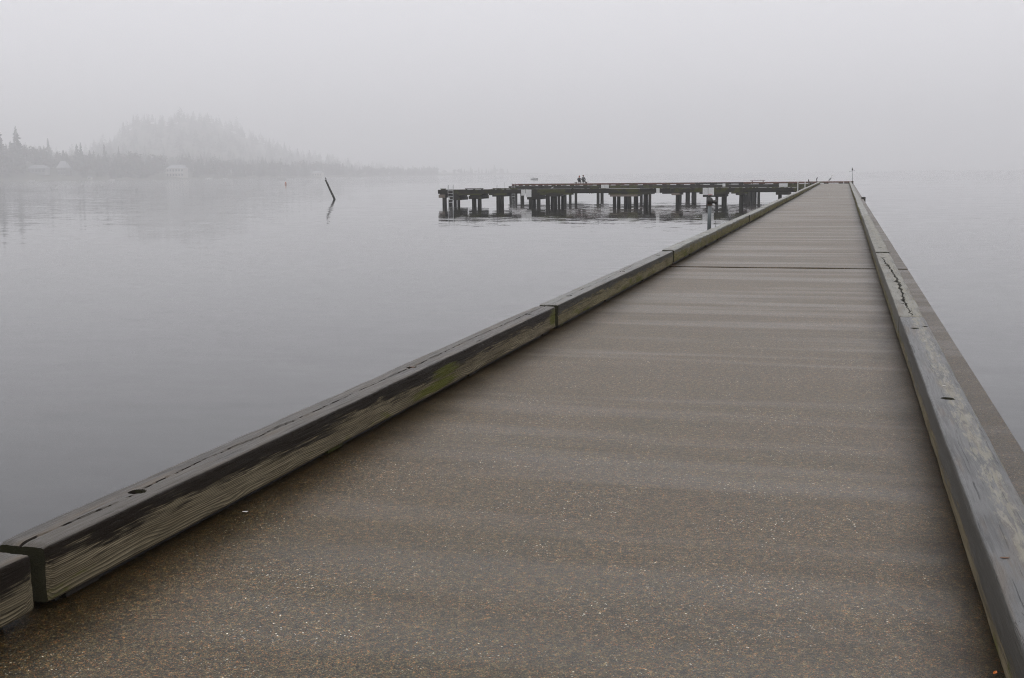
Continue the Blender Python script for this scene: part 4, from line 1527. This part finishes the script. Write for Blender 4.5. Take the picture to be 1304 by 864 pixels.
def house(px, back_m, W, D, Hh, rh, wallmat, roofmat, label, rows, ncol, deckf=False):
    x, y = shore(brg(px), shore_d(px) + back_m)
    z = land(px, back_m) - 0.6
    W, D, Hh, rh = W * FAR, D * FAR, Hh * FAR, rh * FAR
    t_ = thing('lake_house', (x, y, z), label, 'house', 'houses on the far shore')
    b = MB()
    b.box(x - W / 2, x + W / 2, y - D / 2, y + D / 2, z - 1.5, z + Hh)
    b.build('wall', wallmat, t_)
    b = MB()
    e = 0.7
    b.add([(x - W / 2 - e, y - D / 2 - e, z + Hh), (x + W / 2 + e, y - D / 2 - e, z + Hh), (x + W / 2 + e, y + D / 2 + e, z + Hh), (x - W / 2 - e, y + D / 2 + e, z + Hh),
           (x - W / 2 + W * .18, y, z + Hh + rh), (x + W / 2 - W * .18, y, z + Hh + rh)],
          [(0, 1, 5, 4), (1, 2, 5), (2, 3, 4, 5), (3, 0, 4), (3, 2, 1, 0)])
    ro = b.build('roof', roofmat, t_)
    b = MB()
    b.box(x + W * .2, x + W * .2 + 1.2, y - .6, y + .6, z + Hh + rh * .4, z + Hh + rh + 1.0)
    b.build('chimney', 'house_grey', ro)
    for r_ in range(rows):
        zz = z + (r_ + 0.30) * Hh / rows
        for c_ in range(ncol):
            xx = x - W / 2 + W * (c_ + 0.5) / ncol
            ww, wh = W / ncol * 0.30, Hh / rows * 0.25
            b = MB()
            b.box(xx - ww, xx + ww, y - D / 2 - 0.06, y - D / 2 - 0.01, zz, zz + 2 * wh)
            wo = b.build('window', 'glass', t_)
            b = MB()
            b.box(xx - ww - .12, xx + ww + .12, y - D / 2 - 0.12, y - D / 2 - 0.065, zz - 0.2, zz - .02)
            b.build('sill', 'white', wo)
    if deckf:
        b = MB()
        b.box(x - W / 2, x + W / 2, y - D / 2 - 2.4, y - D / 2 - 0.14, z + Hh * .48, z + Hh * .52)
        b.box(x - W / 2, x + W / 2, y - D / 2 - 2.4, y - D / 2 - 2.3, z + Hh * .60, z + Hh * .63)
        for q in range(7):
            xx = x - W / 2 + 0.1 + (W - .3) * q / 6
            b.box(xx, xx + .15, y - D / 2 - 2.39, y - D / 2 - 2.25, z - 1.5, z + Hh * .60)
        b.build('balcony', 'white', t_)
    return t_


house(228, 45, 25, 11, 11.5, 4.5, 'house_white', 'roof_pale', 'large cream two-storey house with a balcony low on the far shore', 2, 6, True)
house(52, 60, 24, 9, 7, 4, 'house_grey', 'roof', 'grey house among trees near the left edge of the far shore', 1, 5)
house(84, 66, 12, 9, 9, 8, 'house_grey', 'roof_pale', 'tall pale-roofed house right of the grey house on the left shore', 2, 3)
house(121, 210, 9, 8, 5, 2.5, 'house_grey', 'roof_pale', 'small pale-roofed house high in the trees of the left shore', 1, 3)
house(117, 18, 5, 4, 3, 1.5, 'house_white', 'roof', 'small pale shed at the water left of the white house', 1, 1)
house(407, 30, 17, 9, 6, 3, 'house_white', 'roof_pale', 'pale boathouse at the water behind the leaning piling', 1, 4)

# ------------------------------------------------------------------ small litter on the pier
def leaf(x, y, z, L, rz, mat, label, name='fallen_leaf', cat='leaf', curl=0.25):
    b = MB()
    n = 7
    vs, fs = [], []
    for i in range(n):
        u = i / (n - 1)
        wd = 0.42 * L * math.sin(math.pi * min(1, u * 0.97 + 0.03)) ** 0.8
        cz = z + 0.0015 + curl * L * (u - 0.5) ** 2
        for c in (-1, 0, 1):
            a, s_ = (u - .5) * L, c * wd * .5
            vs.append((x + a * math.cos(rz) - s_ * math.sin(rz), y + a * math.sin(rz) + s_ * math.cos(rz), cz + abs(c) * 0.12 * wd))
    for i in range(n - 1):
        for c in range(2):
            fs.append((i * 3 + c, i * 3 + c + 1, (i + 1) * 3 + c + 1, (i + 1) * 3 + c))
    b.add(vs, fs)
    o = b.build(name, mat, label=label, cat=cat)
    md = o.modifiers.new('thickness', 'SOLIDIFY')
    md.thickness = 0.0012
    return o


RT = DECK + 0.033 + 0.227
leaf(0.523, 3.985, DECK, 0.030, 1.2, 'leaf_orange', 'small orange leaf on the deck against the right rail')
leaf(0.592, 4.41, RT, 0.035, 0.1, 'leaf_brown', 'small dark brown leaf on top of the right rail')
leaf(-2.82, 5.10, DECK, 0.030, 0.3, 'feather', 'white feather on the deck beside the left rail', 'feather', 'feather', 0.1)
leaf(-2.995, 7.99, RT - 0.01, 0.075, 0.2, 'leaf_brown', 'brown leaf stuck in a bolt hole on the left rail', curl=0.5)
leaf(0.668, 10.07, RT, 0.022, 0.4, 'feather', 'tiny white chip on top of the right rail, farther one', 'feather', 'feather', 0.1)
leaf(0.655, 7.98, RT, 0.022, 0.2, 'feather', 'tiny white chip on top of the right rail, nearer one', 'feather', 'feather', 0.1)

# ------------------------------------------------------------------ the fog
hz = NT('fog_volume')
hz.t.nodes.remove(hz.b)
pv = hz.t.nodes.new('ShaderNodeVolumePrincipled')
pv.inputs['Color'].default_value = (0.99, 0.99, 0.995, 1)
pv.inputs['Density'].default_value = 0.00062
pv.inputs['Anisotropy'].default_value = 0.0
outn = [q for q in hz.t.nodes if q.type == 'OUTPUT_MATERIAL'][0]
hz.t.links.new(pv.outputs[0], outn.inputs['Volume'])
M['haze'] = hz.mat
b = MB()
b.box(-6500, 6500, -6500, 6500, -6.0, 262.0)
b.build('haze', 'haze', origin=(0, 0, -6), kind='stuff')
